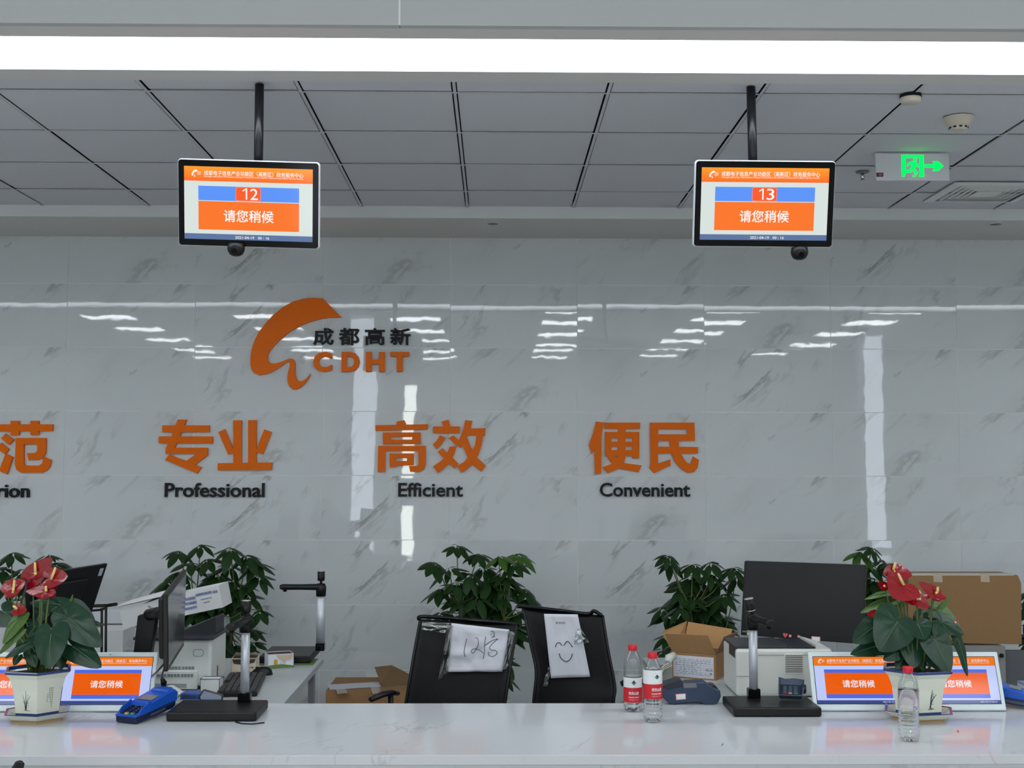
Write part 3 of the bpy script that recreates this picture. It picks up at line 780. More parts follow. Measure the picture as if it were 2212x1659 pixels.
# ================================================================== DOCUMENT SCANNERS
def scanner(label, loc, rz, pole, arm, cap_tilt=(0, 0), base=(.306, .232, .033)):
    """built round the origin: base w x d, pole at (x, y), arm vector"""
    w, d, h = base
    t = thing('document_scanner', label, 'document scanner', (0, 0, 0))
    g = MB(); g.bx(-w / 2, w / 2, -d / 2, d / 2 - .008, .002, h); g.build('base', M_black, t, bevel=.006, seg=3)
    px_, py_ = pole
    g = MB(); g.box((px_, py_, h + .016), (.044, .040, .034)); g.build('pole_foot', M_blackgl, t, bevel=.004)
    g = MB(); g.tube([(px_, py_, h + .03), (px_, py_, h + .255)], .0195, 28, flat=(1, .8)); g.build('pole', M_silver, t)
    zt = h + .255
    g = MB(); g.tube([(px_, py_, zt - .012), (px_, py_, zt + .03), (px_, py_, zt + .044)], [.022, .024, .017], 24); hd = g.build('joint', M_black, t)
    ax, ay = arm; L = sqrt(ax * ax + ay * ay); A = Vector((ax, ay, 0))
    g = MB(); p0 = Vector((px_, py_, zt + .028))
    g.tube([p0 - A.normalized() * .016, p0, p0 + A * .5, p0 + A * .93, p0 + A], [.014, .020, .017, .018, .013], 20, flat=(1, .75)); arm_o = g.build('arm', M_black, t)
    g = MB(); q = p0 + A * .88; g.cyl(q + Vector((0, 0, -.012)), q + Vector((0, 0, -.021)), .010, .007, 16); g.build('lens', M_blackgl, arm_o)
    c0 = Vector((px_, py_, zt + .042)); c1 = c0 + Vector((cap_tilt[0], cap_tilt[1], .014)); dv = Vector((cap_tilt[0] * 1.4, cap_tilt[1] * 1.4, .042))
    g = MB(); g.cyl(c0, c1, .006, n=12); g.tube([c1, c1 + dv * .08, c1 + dv], [.014, .0165, .0165], 24); cap = g.build('camera_head', M_black, t)
    g = MB(); g.tube([c1 + dv, c1 + dv * 1.06], .0168, 24); g.build('chrome_ring', M_chrome, cap)
    if cap_tilt[0] < 0:
        g = MB(); m_ = c1 + dv * .5; g.cyl(m_ + Vector((0, -.0150, 0)), m_ + Vector((0, -.0172, 0)), .006, n=14); g.build('lens', M_void, cap)
        g = MB(); g.tube([c1, c1 + dv * .06], .0168, 24); g.build('chrome_ring', M_chrome, cap)
    t.location = loc; t.rotation_euler = (0, 0, rz)
    return t
def basepos(px0, px1, py, depth):
    a, b = PZ(px0, py, ZC), PZ(px1, py, ZC)
    return Vector(((a.x + b.x) / 2, (a.y + b.y) / 2 + depth / 2, ZC)), b.x - a.x
c, w = basepos(359, 553, 1559.5, .232)
scanner('black document scanner with silver pole beside the blue card terminal', c, 0, (.075, .075), (-.018, -.185))
c, w = basepos(1587, 1774, 1549.5, .232)
scanner('black document scanner in front of the white printer with a keypad on its base', c, 0, (-.045, .075), (.035, -.15), cap_tilt=(-.006, -.001))
c, w = basepos(556, 677, 1434, .306)
o = scanner('black document scanner on the grey side desk near the tissue boxes', c, radians(-90), (-.02, .128), (0, -.185))
o.location = c + Vector((.0, 0, 0))

# ================================================================== BOTTLES
def bottle(px, pybase, label, water, lab=None, pinch=False, rot=0):
    Bp = PZ(px, pybase, ZC); c = P(px, 1500, Bp.y + .028); c.z = ZC
    t = thing('water_bottle', label, 'bottle', c)
    prof = [(.012, .006), (.022, .0), (.028, .001), (.031, .008), (.0325, .018)]
    z = .022
    while z < .100:
        prof += [(.0325, z), (.0312, z + .0035), (.0325, z + .007)]; z += .0115
    prof += [(.0325, .104), (.0322, .110), (.0322, .158), (.0325, .163), (.0315, .172), (.0285, .184), (.0225, .198), (.0165, .207), (.0135, .211), (.0130, .216)]
    g = MB(); g.lathe(prof, c, 40, capt=False); g.build('body', M_pet, t)
    g = MB(); g.lathe([(.0155, .213), (.0162, .215), (.0162, .229), (.0150, .232), (.001, .232)], c, 32, capb=True, capt=False); g.build('cap', M_cap, t)
    wp = [(max(.001, r - .0016), z + .0015) for r, z in prof if z < water - .002]
    rr = wp[-1][0]
    for (ra, za), (rb, zb) in zip(prof, prof[1:]):
        if za <= water <= zb and zb > za: rr = ra + (rb - ra) * (water - za) / (zb - za) - .0016
    wp.append((rr, water)); wp.append((.0005, water))
    g = MB(); g.lathe(wp, c, 36, capt=False); g.build('water', M_water, t)
    if lab:
        z0, z1, zs = lab
        def ringband(a, b, r, a0=0, a1=2 * pi, n=48, wav=0):
            g = MB()
            g.grid(lambda u, v: c + Vector((r * sin(a0 + (a1 - a0) * u), -r * cos(a0 + (a1 - a0) * u), a + (b - a) * v + (wav * cos(a0 + (a1 - a0) * u) * (1 - v) if wav < 0 else wav * cos(a0 + (a1 - a0) * u) * v))), n, 1)
            return g
        lo = ringband(z0, zs, .0331, wav=-.0).build('label', M_labelred, t)
        ringband(zs - .0, z1, .03312).build('label_top', M_labelwhite, lo)
        ringband(z1 - .0012, z1, .0333).build('label_edge', M_darkmetal, lo)
        def onlabel(body, w, h, zc, m_, off=.01, x0=0):
            g = MB(); text(g, body, w, h, None, offset=off)
            for i, v in enumerate(g.v):
                an = (v.x + x0) / .0334 + rot
                g.v[i] = c + Vector((.0334 * sin(an), -.0334 * cos(an), zc + v.z))
            g.build('label_text', m_, lo)
        h_ = zs - z0
        onlabel('农夫山泉', .038, .0115, z0 + h_ * .64, M_labelwhite, .025)
        onlabel('NONGFU SPRING', .038, .004, z0 + h_ * .36, M_labelwhite, .03)
        onlabel('饮用天然水  550ml', .036, .0025, z0 + h_ * .20, M_labelwhite, .01)
        g = MB(); zc = zs + (z1 - zs) * .52; mt_ = lambda x: -.003 + .0115 * max(0, 1 - abs(x) / .0085) ** .9
        def onc(p, r=.0334): an = p[0] / .0334 + rot; return c + Vector((r * sin(an), -r * cos(an), zc + p[1]))
        g.grid(lambda u, v: onc((-.0085 + .017 * u, -.003 * (1 - v) + mt_(-.0085 + .017 * u) * v), .0335), 12, 1, smooth=False)
        g.grid(lambda u, v: onc((-.006 + .012 * u, -.0038 - (1 - v) * .0042 * max(0, 1 - abs(2 * u - 1) ** 1.5)), .0335), 10, 1, smooth=False)
        g.build('mountain_emblem', M_green, lo)
        g = MB()
        for sgn in (-1, 1): g.tube([onc((sgn * .0095, -.004)), onc((sgn * .0122, 0)), onc((sgn * .0118, .004))], .0006, 5)
        g.build('emblem_laurel', mat('pale_teal', (160, 204, 194), .4), lo)
    return t, c
M_water = D.materials.new('water'); M_water.use_nodes = True
_b = M_water.node_tree.nodes['Principled BSDF']; _b.inputs['Transmission Weight'].default_value = 1; _b.inputs['IOR'].default_value = 1.22; _b.inputs['Roughness'].default_value = 0.0; _b.inputs['Base Color'].default_value = (.97, .985, .99, 1)
bottle(1367, 1539, 'half-empty water bottle with red label, the further of the pair', .118, (.034, .122, .086))
bottle(1410, 1562, 'nearly full water bottle with red and white label, the nearer of the pair', .176, (.080, .178, .130), rot=.35)
t, c = bottle(1962, 1603, 'water bottle with clear label before the right flower pot', .160)
g = MB(); g.lathe([(.0332, .104), (.0332, .158)], c, 40, capb=False, capt=False); g.build('clear_label', M_pinkw, t)

# ================================================================== FLOWER POTS AND ANTHURIUMS
HEART = [(0, 1.0), (8, .93), (18, .82), (30, .71), (45, .62), (60, .565), (75, .54), (90, .53), (105, .525), (120, .52), (135, .505), (148, .46), (158, .38), (168, .24), (176, .10), (180, .05)]
def heart(g, A, T, nrm, wr=1.0, cup=.0, fold=.08, droop=.1):
    """leaf blade: A = stalk end, T = tip, nrm = upper face normal"""
    A, T = Vector(A), Vector(T); ax = T - A; L = ax.length; ax.normalize()
    nrm = Vector(nrm); nrm = (nrm - ax * nrm.dot(ax)).normalized(); sd = ax.cross(nrm)
    hs = HEART + [(360 - a, r) for a, r in HEART[-2:0:-1]]
    vs = [A]; fs = []; n = len(hs); R = (.35, .7, 1.0)
    for q, rad in enumerate(R):
        for a, r in hs:
            an = radians(a); x = cos(an) * r * rad; y = sin(an) * r * rad * wr
            h = -fold * abs(y) + cup * (x * x + y * y) - droop * max(0, x) ** 2 + .012 * sin(an * 7 + q)
            vs.append(A + ax * (x * L) + sd * (y * L) + nrm * (h * L))
    for k in range(n):
        k2 = (k + 1) % n
        fs.append((0, 1 + k, 1 + k2))
        for q in range(2): fs.append((1 + q * n + k, 1 + (q + 1) * n + k, 1 + (q + 1) * n + k2, 1 + q * n + k2))
    g.add(vs, fs, True)
def pot(label, plabel, px, pybase, rot, leaves, flowers, conv, Yc, psc=1.0):
    B = PZ(px, pybase, ZC); c = P(px, 1500, B.y + .078); c.z = ZC
    t = thing('flower_pot', plabel, 'flower pot', c)
    H0 = .018
    g = MB(); g.lathe([(.088, .0), (.090, .006)], c, 6, smooth=False, rot=rot, capt=False); g.lathe([(.090, .006), (.118, .030), (.121, .032)], c, 6, smooth=False, rot=rot, capb=False, capt=False); g.lathe([(.112, .031), (.085, .012), (.001, .012)], c, 6, smooth=False, rot=rot, capb=False, capt=False)
    sc = g.build('saucer', M_ceramic, t)
    g = MB(); g.lathe([(.0890, .0005), (.0912, .0062), (.0985, .0125)], c, 6, smooth=False, rot=rot, capb=False, capt=False); g.build('unglazed_foot', M_tan, sc)
    g = MB(); g.lathe([(.122, .0315), (.121, .0335), (.112, .0325)], c, 6, smooth=False, rot=rot, capb=False, capt=False); g.build('saucer_rim', M_blueglaze, sc)
    bo = [(.080, H0), (.084, .060), (.092, .110), (.106, .150), (.120, .166)]
    g = MB(); g.lathe(bo, c, 6, smooth=False, rot=rot, capt=False); g.lathe([(.112, .164), (.098, .145), (.085, .11)], c, 6, smooth=False, rot=rot, capb=False, capt=False); bd = g.build('body', M_ceramic, t)
    g = MB(); g.lathe([(.1195, .1655), (.1225, .167), (.1245, .173), (.121, .1755), (.113, .175), (.111, .165)], c, 6, smooth=False, rot=rot, capb=False, capt=False); g.build('rim', M_blueglaze, t)
    g = MB(); g.lathe([(.0812, H0), (.0818, .034)], c, 6, smooth=False, rot=rot, capb=False, capt=False); g.build('base_band', M_blueglaze, bd)
    g = MB(); g.lathe([(.001, .158), (.108, .158)], c, 6, smooth=False, rot=rot, capb=False, capt=False); g.build('soil', M_soil, t)
    # painted decoration on the faces turned to the room
    M_paint = mat('painted_ink', (52, 66, 72), .3)
    for f in range(6):
        am = rot + pi / 3 * (f + .5); n_ = Vector((cos(am), sin(am), 0)); s_ = Vector((-sin(am), cos(am), 0))
        if n_.y > -.2: continue
        def pt(u, v):
            # v = height; body radius there (apothem = r cos 30)
            r = .080 + (.004) * (v - H0) / .042 if v < .06 else .084 + .008 * (v - .06) / .05 if v < .11 else .092 + .014 * (v - .11) / .04
            return c + n_ * (r * cos(pi / 6) + .0006) + s_ * u + Vector((0, 0, v))
        g = MB(); rr = random.Random(f * 3 + int(px))
        if abs(n_.x) < .55:
            for q in range(6):
                a0 = rr.uniform(-.004, .002); a1 = rr.uniform(-.012, .022); zt_ = rr.uniform(.075, .120)
                g.tube([pt(a0, .048), pt(a0 + (a1 - a0) * .3, .048 + (zt_ - .048) * .6), pt(a1, zt_)], [.0012, .0008, .0003], 5)
            for q in range(6): g.tube([pt(.009, .060 + q * .007), pt(.0092, .063 + q * .007)], .0007, 5)
            for q in range(4): g.tube([pt(-.008 + q * .004, .046 + rr.uniform(-.003, .004)), pt(.002 + q * .004, .044)], .0007, 5)
            g.build('painted_orchid', mat('painted_green', (58, 92, 78), .3) if f % 2 else M_paint, bd)
        else:
            for q in range(4):
                zz = .118 - (q == 3) * .02
                for w_ in range(9 - 2 * q if q < 3 else 4):
                    g.tube([pt(.012 - q * .006, zz - w_ * .0078), pt(.012 - q * .006, zz - .005 - w_ * .0078)], .0008, 5)
            g.build('painted_verse', M_paint, bd)
    for ch in t.children_recursive:
        for v in ch.data.vertices: v.co.x *= psc; v.co.y *= psc
    # plant
    top = c + Vector((0, 0, .158))
    p = thing('anthurium', label, 'plant', top)
    for (att, tip, wr, dy, kind, nz) in leaves:
        A = conv(*att, Yc + dy[0]); T = conv(*tip, Yc + dy[1])
        g = MB(); nn = Vector(nz); heart(g, A, T, nn, wr, fold=.10, droop=.16)
        lf = g.build('leaf', M_anth2 if kind else M_anth, p)
        nn_ = (nn - (T - A).normalized() * nn.dot((T - A).normalized())).normalized(); L_ = (T - A).length
        g = MB(); g.tube([A + (T - A) * u + nn_ * (.0012 - .16 * u * u * L_) for u in (0, .25, .5, .75, .93)], [.0011, .001, .0008, .0006, .0003], 5); g.build('midrib', M_midrib, lf)
        g = MB(); b0 = top + Vector(((A.x - top.x) * .25, (A.y - top.y) * .2, -.005)); mid = (A + b0) / 2 + Vector(((A.x - b0.x) * -.15, .01, .02))
        n_ax = (T - A).normalized()
        g.tube([b0, mid, A], [.0030, .0026, .0022], 7); g.build('stalk', M_stem, p)
    for (att, tip, wr, dy, nz, sp0, sp1) in flowers:
        A = conv(*att, Yc + dy[0]); T = conv(*tip, Yc + dy[1])
        g = MB(); heart(g, A, T, Vector(nz), wr, cup=.12, fold=-.04, droop=.10); so = g.build('spathe', M_red, p)
        S0 = conv(*sp0, Yc + dy[0] - .006); S1 = conv(*sp1, Yc + dy[0] - .016)
        g = MB(); g.tube([S0, S0 + (S1 - S0) * .5, S0 + (S1 - S0) * .95, S1], [.0048, .0045, .0035, .0012], 12); g.build('spadix', M_spadix, so)
        g = MB(); b0 = top + Vector(((A.x - top.x) * .2, (A.y - top.y) * .2, -.005)); mid = (A + b0) / 2 + Vector(((A.x - b0.x) * .12, 0, .015))
        g.tube([b0, mid, A + Vector((0, .004, 0))], [.0030, .0026, .0022], 7); g.build('stalk', M_stem, p)
    return t
cR = lambda x, y, Y: P(1830 + x / 5.926, 1200 + y / 5.926, Y)
F_ = (0.0, -1, .35); UPF = (0, -.55, .85)
leavesR = [
    ((640, 850), (440, 1210), 1.22, (-.08, -.13), 0, (.15, -1, .3)),
    ((905, 880), (990, 1060), 1.5, (-.06, -.10), 0, (-.1, -1, .4)),
    ((1115, 1070), (1320, 1490), .78, (-.07, -.12), 0, (-.2, -1, .2)),
    ((1210, 850), (1530, 990), .72, (-.01, .0), 0, (.1, -1, .7)),
    ((370, 900), (80, 1095), .85, (-.01, -.04), 0, (-.2, -1, .6)),
    ((500, 1130), (60, 1230), .55, (.0, -.03), 0, (-.1, -1, .7)),
    ((830, 1130), (870, 1430), 1.05, (-.02, -.06), 0, (0, -1, .1)),
    ((1410, 1060), (1595, 1545), .34, (.02, .0), 0, (.5, -1, .2)),
    ((1185, 735), (1475, 900), .95, (.05, .05), 1, (0, -.9, .7)),
    ((540, 470), (215, 520), .38, (.04, .03), 1, (0, -.5, 1)),
    ((520, 590), (165, 690), .48, (.03, .02), 1, (0, -.6, 1)),
    ((640, 600), (770, 460), .9, (.04, .05), 1, (0, -1, .5)),
    ((640, 1250), (475, 1330), .8, (-.02, -.04), 0, F_),
    ((1060, 1250), (1230, 1480), .8, (-.02, -.05), 0, F_),
    ((740, 1290), (640, 1440), .9, (.0, -.03), 0, F_),
    ((950, 760), (860, 900), 1.0, (.03, .03), 0, F_),
    ((1080, 900), (1000, 1120), .8, (.02, .0), 0, F_),
    ((930, 1250), (980, 1460), .7, (.0, -.04), 0, F_),
    ((1180, 690), (1330, 520), .35, (.05, .05), 1, (-.6, -1, .2)),
    ((1050, 700), (1260, 800), .9, (.05, .05), 0, UPF),
    ((780, 1010), (700, 1180), 1.0, (.03, .02), 0, F_)]
flowersR = [
    ((715, 380), (580, 545), 1.75, (-.02, -.05), (.1, -1, .5), (722, 375), (650, 225)),
    ((640, 215), (830, 250), 1.1, (.01, .01), (-.2, -1, .5), (600, 205), (605, 205)),
    ((570, 200), (460, 240), 1.3, (.015, .01), (.3, -1, .4), (592, 180), (620, 88)),
    ((480, 400), (385, 360), 1.2, (.02, .02), (.4, -1, .4), (480, 395), (476, 385)),
    ((1125, 485), (910, 345), .62, (-.0, -.01), (.3, -1, .2), (1155, 472), (1160, 405)),
    ((1100, 500), (1275, 555), .75, (-.0, -.01), (.1, -1, .6), (1140, 480), (1143, 475)),
    ((970, 535), (1060, 520), 1.3, (.0, .0), (0, -.7, 1), (965, 540), (915, 448)),
    ((900, 560), (1040, 680), 1.0, (-.02, -.04), (0, -1, .2), (930, 560), (932, 556)),
    ((890, 570), (735, 590), .9, (-.01, -.02), (0, -1, .6), (900, 560), (903, 556)),
    ((400, 750), (245, 755), .75, (.0, -.01), (0, -.9, .6), (405, 740), (380, 688)),
    ((1380, 860), (1455, 780), .35, (.04, .04), (0, -1, .3), (1382, 858), (1384, 855))]
pot('red anthurium growing in the right hexagonal pot', 'cream hexagonal pot with blue rim behind the single bottle', 1983, 1562, radians(12), leavesR, flowersR, cR, PZ(1983, 1562, ZC).y + .085, 1.05)
cL = lambda x, y, Y: P(x / 6.144, 1160 + y / 6.144, Y)
leavesL = [
    ((680, 1290), (625, 1730), .98, (-.08, -.14), 0, (-.1, -1, .25)),
    ((920, 1080), (1330, 1440), .70, (-.05, -.08), 0, (.1, -1, .35)),
    ((985, 960), (1250, 1150), .8, (-.02, -.03), 0, (-.2, -1, .35)),
    ((890, 1010), (935, 750), .42, (-.03, -.01), 1, (-.8, -1, .2)),
    ((980, 1460), (1330, 1710), .72, (-.03, -.06), 0, (.1, -1, .5)),
    ((800, 900), (380, 850), .55, (.02, .01), 0, (0, -1, .6)),
    ((250, 1090), (10, 1400), .60, (-.04, -.08), 1, (-.3, -1, .4)),
    ((50, 990), (240, 1130), 1.25, (-.01, -.02), 0, (0, -1, .5)),
    ((400, 1400), (40, 1590), .42, (-.04, -.06), 0, (0, -1, .7)),
    ((1180, 1120), (1385, 1165), .35, (.03, .03), 0, (0, -1, .6)),
    ((400, 1530), (460, 1720), .8, (-.02, -.05), 0, F_),
    ((240, 1590), (180, 1700), .9, (-.02, -.04), 0, F_),
    ((230, 1300), (-40, 1560), .32, (-.05, -.07), 1, (.3, -1, .6)),
    ((760, 1000), (700, 1180), 1.0, (.03, .02), 0, F_),
    ((560, 980), (420, 1180), .9, (.02, .0), 0, F_),
    ((480, 1180), (340, 1330), .9, (.0, -.03), 0, F_),
    ((300, 1150), (470, 1130), .9, (.01, .01), 0, F_),
    ((820, 1530), (800, 1750), .8, (-.01, -.04), 0, F_),
    ((340, 1330), (200, 1480), .8, (.0, -.02), 1, F_),
    ((300, 1000), (330, 790), .28, (.0, .0), 1, (.5, -1, .2)),
    ((560, 1450), (520, 1700), .7, (.0, -.03), 0, F_),
    ((500, 1350), (430, 1560), .8, (.02, .0), 0, F_)]
flowersL = [
    ((430, 520), (700, 275), .72, (-.0, -.01), (.1, -1, .2), (470, 490), (463, 335)),
    ((540, 480), (325, 560), .45, (-.004, -.02), (.1, -1, .5), (470, 492), (471, 486)),
    ((665, 545), (905, 520), 1.05, (-.02, -.03), (.1, -1, .3), (680, 562), (738, 402)),
    ((130, 690), (345, 592), 1.0, (-.03, -.03), (0, -1, .3), (172, 742), (192, 568)),
    ((190, 680), (5, 690), 1.15, (-.03, -.03), (0, -1, .3), (175, 700), (178, 695)),
    ((640, 725), (345, 725), .60, (-.02, -.03), (0, -1, .3), (612, 712), (608, 652)),
    ((560, 722), (748, 740), .95, (-.02, -.03), (0, -1, .3), (612, 712), (610, 705)),
    ((220, 960), (360, 980), 1.0, (-.03, -.04), (-.1, -1, .4), (225, 955), (172, 912))]
pot('red anthurium growing in the left hexagonal pot', 'cream hexagonal pot with blue rim and painted bamboo beside the left display', 82, 1565, radians(-12), leavesL, flowersL, cL, PZ(82, 1565, ZC).y + .085, .975)

# ================================================================== SCHEFFLERA PLANTS BY THE WALL
def blade(g, A, d, L, w, nrm, droop):
    d = Vector(d).normalized(); nrm = Vector(nrm); nrm = (nrm - d * nrm.dot(d)).normalized(); s_ = d.cross(nrm)
    vs = []; fs = []; N = 6
    for i in range(N + 1):
        u = i / N; hw = w * (sin(pi * u ** .85)) ** .8 * .5 if 0 < u < 1 else .0
        cpt = A + d * (L * u) - nrm * (0) + Vector((0, 0, -1)) * (droop * L * u * u)
        vs += [cpt + s_ * hw - nrm * hw * .25, cpt, cpt - s_ * hw - nrm * hw * .25]
    for i in range(N):
        for q in (0, 1): fs.append((i * 3 + q, i * 3 + q + 1, i * 3 + 3 + q + 1, i * 3 + 3 + q))
    g.add(vs, fs, True)
def schefflera(label, cx, clusters, Yp, seed, potpx=None, extra=8, young=()):
    rr = random.Random(seed)
    base = P(cx, 1300, Yp); base.z = 0
    t = thing('umbrella_plant', label, 'plant', base)
    g = MB(); g.lathe([(.13, 0), (.135, .02), (.165, .28), (.172, .30), (.155, .30), (.15, .27), (.001, .27)], base, 28, capt=False); g.build('pot', mat('plant_pot_white', (196, 198, 198), .4), t)
    tops = []
    for k in range(5):
        a = 2 * pi * k / 5 + rr.uniform(-.4, .4)
        tp = base + Vector((.13 * cos(a), .09 * sin(a), rr.uniform(.62, .85)))
        g = MB(); g.tube([base + Vector((.05 * cos(a), .05 * sin(a), .26)), base + Vector((.08 * cos(a), .07 * sin(a), .5)), tp], [.011, .009, .007], 8); g.build('trunk', M_trunk, t)
        tops.append(tp)
    cl = list(clusters)
    xs = [c_[0] for c_ in clusters]; ys = [c_[1] for c_ in clusters]
    for q in range(extra):
        cl.append((rr.uniform(min(xs) * .8 + max(xs) * .2, min(xs) * .2 + max(xs) * .8), rr.uniform(1245, 1460), rr.uniform(.9, 1.15), rr.uniform(.02, .16)))
    for i, c_ in enumerate(cl):
        px, py = c_[0], c_[1]; sc = c_[2] if len(c_) > 2 else 1.0; dy = c_[3] if len(c_) > 3 else rr.uniform(-.12, .12)
        C = P(px, py, Yp + dy)
        g = MB(); n = rr.randint(6, 8); a0 = rr.uniform(0, 6.28)
        tilt = Vector((rr.uniform(-.3, .3), -.35 + rr.uniform(-.2, .2), 1)).normalized()
        ex = tilt.cross(Vector((0, 1, 0))).normalized(); ey = ex.cross(tilt)
        for k in range(n):
            a = a0 + 2 * pi * k / n + rr.uniform(-.15, .15); L = rr.uniform(.080, .118) * sc
            d = (ex * cos(a) + ey * sin(a)) * 1.0 - tilt * rr.uniform(.15, .55)
            st = C + d.normalized() * .018
            blade(g, st, d, L, L * rr.uniform(.46, .56), tilt, rr.uniform(.15, .5))
        g.build('leaf_cluster', M_leaf2 if i in young else M_leaf, t)
        tp = min(tops, key=lambda q: (q - C).length)
        g = MB(); g.tube([tp, (tp + C) / 2 + Vector((0, 0, -.03)), C], [.0045, .0035, .003], 6); g.build('leaf_stalk', M_stem, t)
    return t
schefflera('green umbrella plant behind the left black monitor back', 70, [(26, 1194), (106, 1198, .7), (135, 1215), (3, 1228), (52, 1232, 1.2), (95, 1222), (20, 1262), (150, 1290, .7)], 7.35, 1, extra=24)
schefflera('green umbrella plant behind the white carton on the left printer', 465, [(386, 1190), (433, 1177), (497, 1184), (533, 1200), (446, 1208), (555, 1216), (495, 1222), (562, 1243), (357, 1255, 1.15), (525, 1262), (536, 1288), (522, 1322), (562, 1318, .85), (544, 1388, .8), (410, 1215), (470, 1240), (500, 1270), (548, 1360, .8), (385, 1235)], 7.4, 2, extra=34)
schefflera('green umbrella plant behind the two black mesh chairs', 1040, [(987, 1178, .8), (941, 1215), (969, 1228), (1033, 1196), (1077, 1201, .9), (1120, 1196), (1108, 1216), (948, 1272), (1016, 1240), (1033, 1290), (1080, 1292), (1136, 1272), (1150, 1295, .8), (957, 1322), (1056, 1250), (1120, 1352), (1009, 1324), (1068, 1329), (985, 1262), (1090, 1240), (1045, 1225), (1095, 1262), (1000, 1290), (1110, 1320)], 7.2, 3, extra=40, young=(4, 5))
schefflera('green umbrella plant behind the open cardboard carton', 1515, [(1447, 1200, .8), (1447, 1214, .8), (1535, 1214), (1497, 1219), (1583, 1227), (1475, 1270), (1540, 1242), (1590, 1247), (1432, 1313, .8), (1445, 1330), (1566, 1283), (1528, 1303), (1442, 1374), (1434, 1404), (1500, 1290), (1470, 1310), (1550, 1320), (1510, 1330)], 7.3, 4, extra=34)
schefflera('green umbrella plant behind the large monitor and right anthurium', 1900, [(1884, 1183, .8), (1859, 1192), (1874, 1223), (1909, 1212), (1939, 1218), (1957, 1230), (1889, 1250), (1925, 1270), (1900, 1300)], 7.3, 5, extra=24, young=(1,))
schefflera('green umbrella plant at the right picture edge beside the large carton', 2262, [(2228, 1278), (2232, 1330), (2236, 1372), (2250, 1240)], 7.0, 6, extra=12)

# ================================================================== MONITORS
def slab(g, px4, Ys, th):
    """panel between four pixel corners (tl, tr, br, bl) at their own depths, th metres thick away from the viewer"""
    c = [P(p[0], p[1], Y_) for p, Y_ in zip(px4, Ys)]
    g.prism(c, (0, th, 0)); return c
def lerp4(c, u, v):       # u right, v up; c = tl,tr,br,bl
    return (c[3] * (1 - u) + c[2] * u) * (1 - v) + (c[0] * (1 - u) + c[1] * u) * v
# large monitor over the white printer
cm = [(1608, 1212), (1872, 1221), (1867, 1392), (1600, 1372)]; Ym = (5.62, 5.42, 5.40, 5.60)
C4 = [P(a, b, y_) for (a, b), y_ in zip(cm, Ym)]; ctr = sum(C4, Vector()) / 4
t = thing('computer_monitor', 'large black switched-off monitor with pink stickers behind the white printer', 'monitor', (ctr.x, ctr.y + .06, ZC))
g = MB(); g.prism(C4, (.012, .035, 0)); g.build('casing', M_black, t, bevel=.004)
nrm = ((C4[1] - C4[0]).cross(C4[3] - C4[0])).normalized()
if nrm.y > 0: nrm = -nrm
g = MB(); q = [lerp4(C4, u, v) + nrm * .0010 for u, v in ((.018, .965), (.982, .965), (.982, .075), (.018, .075))]; g.prism(q, -nrm * .0008); g.build('screen', mat('dark_screen', (13, 14, 17), .35, spec=.35), t)
g = MB(); nb = ctr + Vector((.01, .06, 0)); g.box((nb.x, nb.y, ZC + .14), (.06, .03, .28)); g.build('neck', M_black, t)
g = MB(); g.bx(nb.x - .12, nb.x + .12, nb.y - .09, nb.y + .09, ZC + .001, ZC + .012); g.build('foot', M_black, t, bevel=.003)
def sticker(name, u0, u1, v0, v1, m_, lab=None):
    g = MB(); g.prism([lerp4(C4, u, v) + nrm * .0018 for u, v in ((u0, v1), (u1, v1), (u1, v0), (u0, v0))], -nrm * .0006); o = g.build(name, m_, t)
    if lab: o['label'] = lab
    return o
sticker('sticker', .398 - .0, .418, .022, .055, M_pink, 'small pink square sticker'); sticker('sticker', .468, .488, .024, .055, M_pink, 'small pink square sticker')
sticker('sticker', .580, .652, -.012, .055, M_pink, 'white sticker with pink border'); sticker('sticker', .587, .645, -.004, .047, M_labelwhite, 'white centre of the bordered sticker')
sticker('badge', .012, .065, .045, .062, mat('logo_grey', (120, 126, 132), .4))
sticker('sticker', .052, .085, .01, .07, mat('pale_yellow', (208, 204, 150), .6), 'pale yellow note tucked at the lower corner')
g = MB(); hp = []
for k in range(20):
    a = 2 * pi * k / 20; hx = 16 * sin(a) ** 3 / 17; hz = (13 * cos(a) - 5 * cos(2 * a) - 2 * cos(3 * a) - cos(4 * a)) / 17
    hp.append(lerp4(C4, .368 + hx * .021, .045 + hz * .038) + nrm * .0018)
g.prism(hp, -nrm * .0006); o = g.build('sticker', mat('heart_red', (224, 84, 92), .4), t); o['label'] = 'red heart sticker'
# monitor seen from its edge
A0, A1 = P(362, 1284, 4.26), P(403, 1230, 4.85); B0, B1 = P(363, 1451, 4.26), P(397, 1396, 4.85)
base = Vector((-1.34, 4.73, ZC))
t = thing('computer_monitor', 'black monitor seen edge-on beside the left printer', 'monitor', base)
n_ = (A1 - A0).cross(Vector((0, 0, 1))).normalized()
if n_.x > 0: n_ = -n_
g = MB(); g.prism([A0, A1, B1, B0], n_ * .016); g.build('casing', M_black, t, bevel=.004)
g = MB(); e = (A1 - A0).normalized(); g.prism([A0 + n_ * .015 + e * .05 + Vector((0, 0, -.02)), A1 + n_ * .015 - e * .05 + Vector((0, 0, -.02)), B1 + n_ * .015 - e * .05 + Vector((0, 0, .03)), B0 + n_ * .015 + e * .05 + Vector((0, 0, .03))], n_ * .022); g.build('back_shell', M_black, t, bevel=.010, seg=3)
g = MB(); g.prism([A0 - n_ * .0006 + e * .012 - Vector((0, 0, .012)), A1 - n_ * .0006 - e * .012 - Vector((0, 0, .012)), B1 - n_ * .0006 - e * .012 + Vector((0, 0, .018)), B0 - n_ * .0006 + e * .012 + Vector((0, 0, .018))], n_ * .0004); g.build('screen', mat('grey_sheen_screen', (60, 62, 64), .18), t)
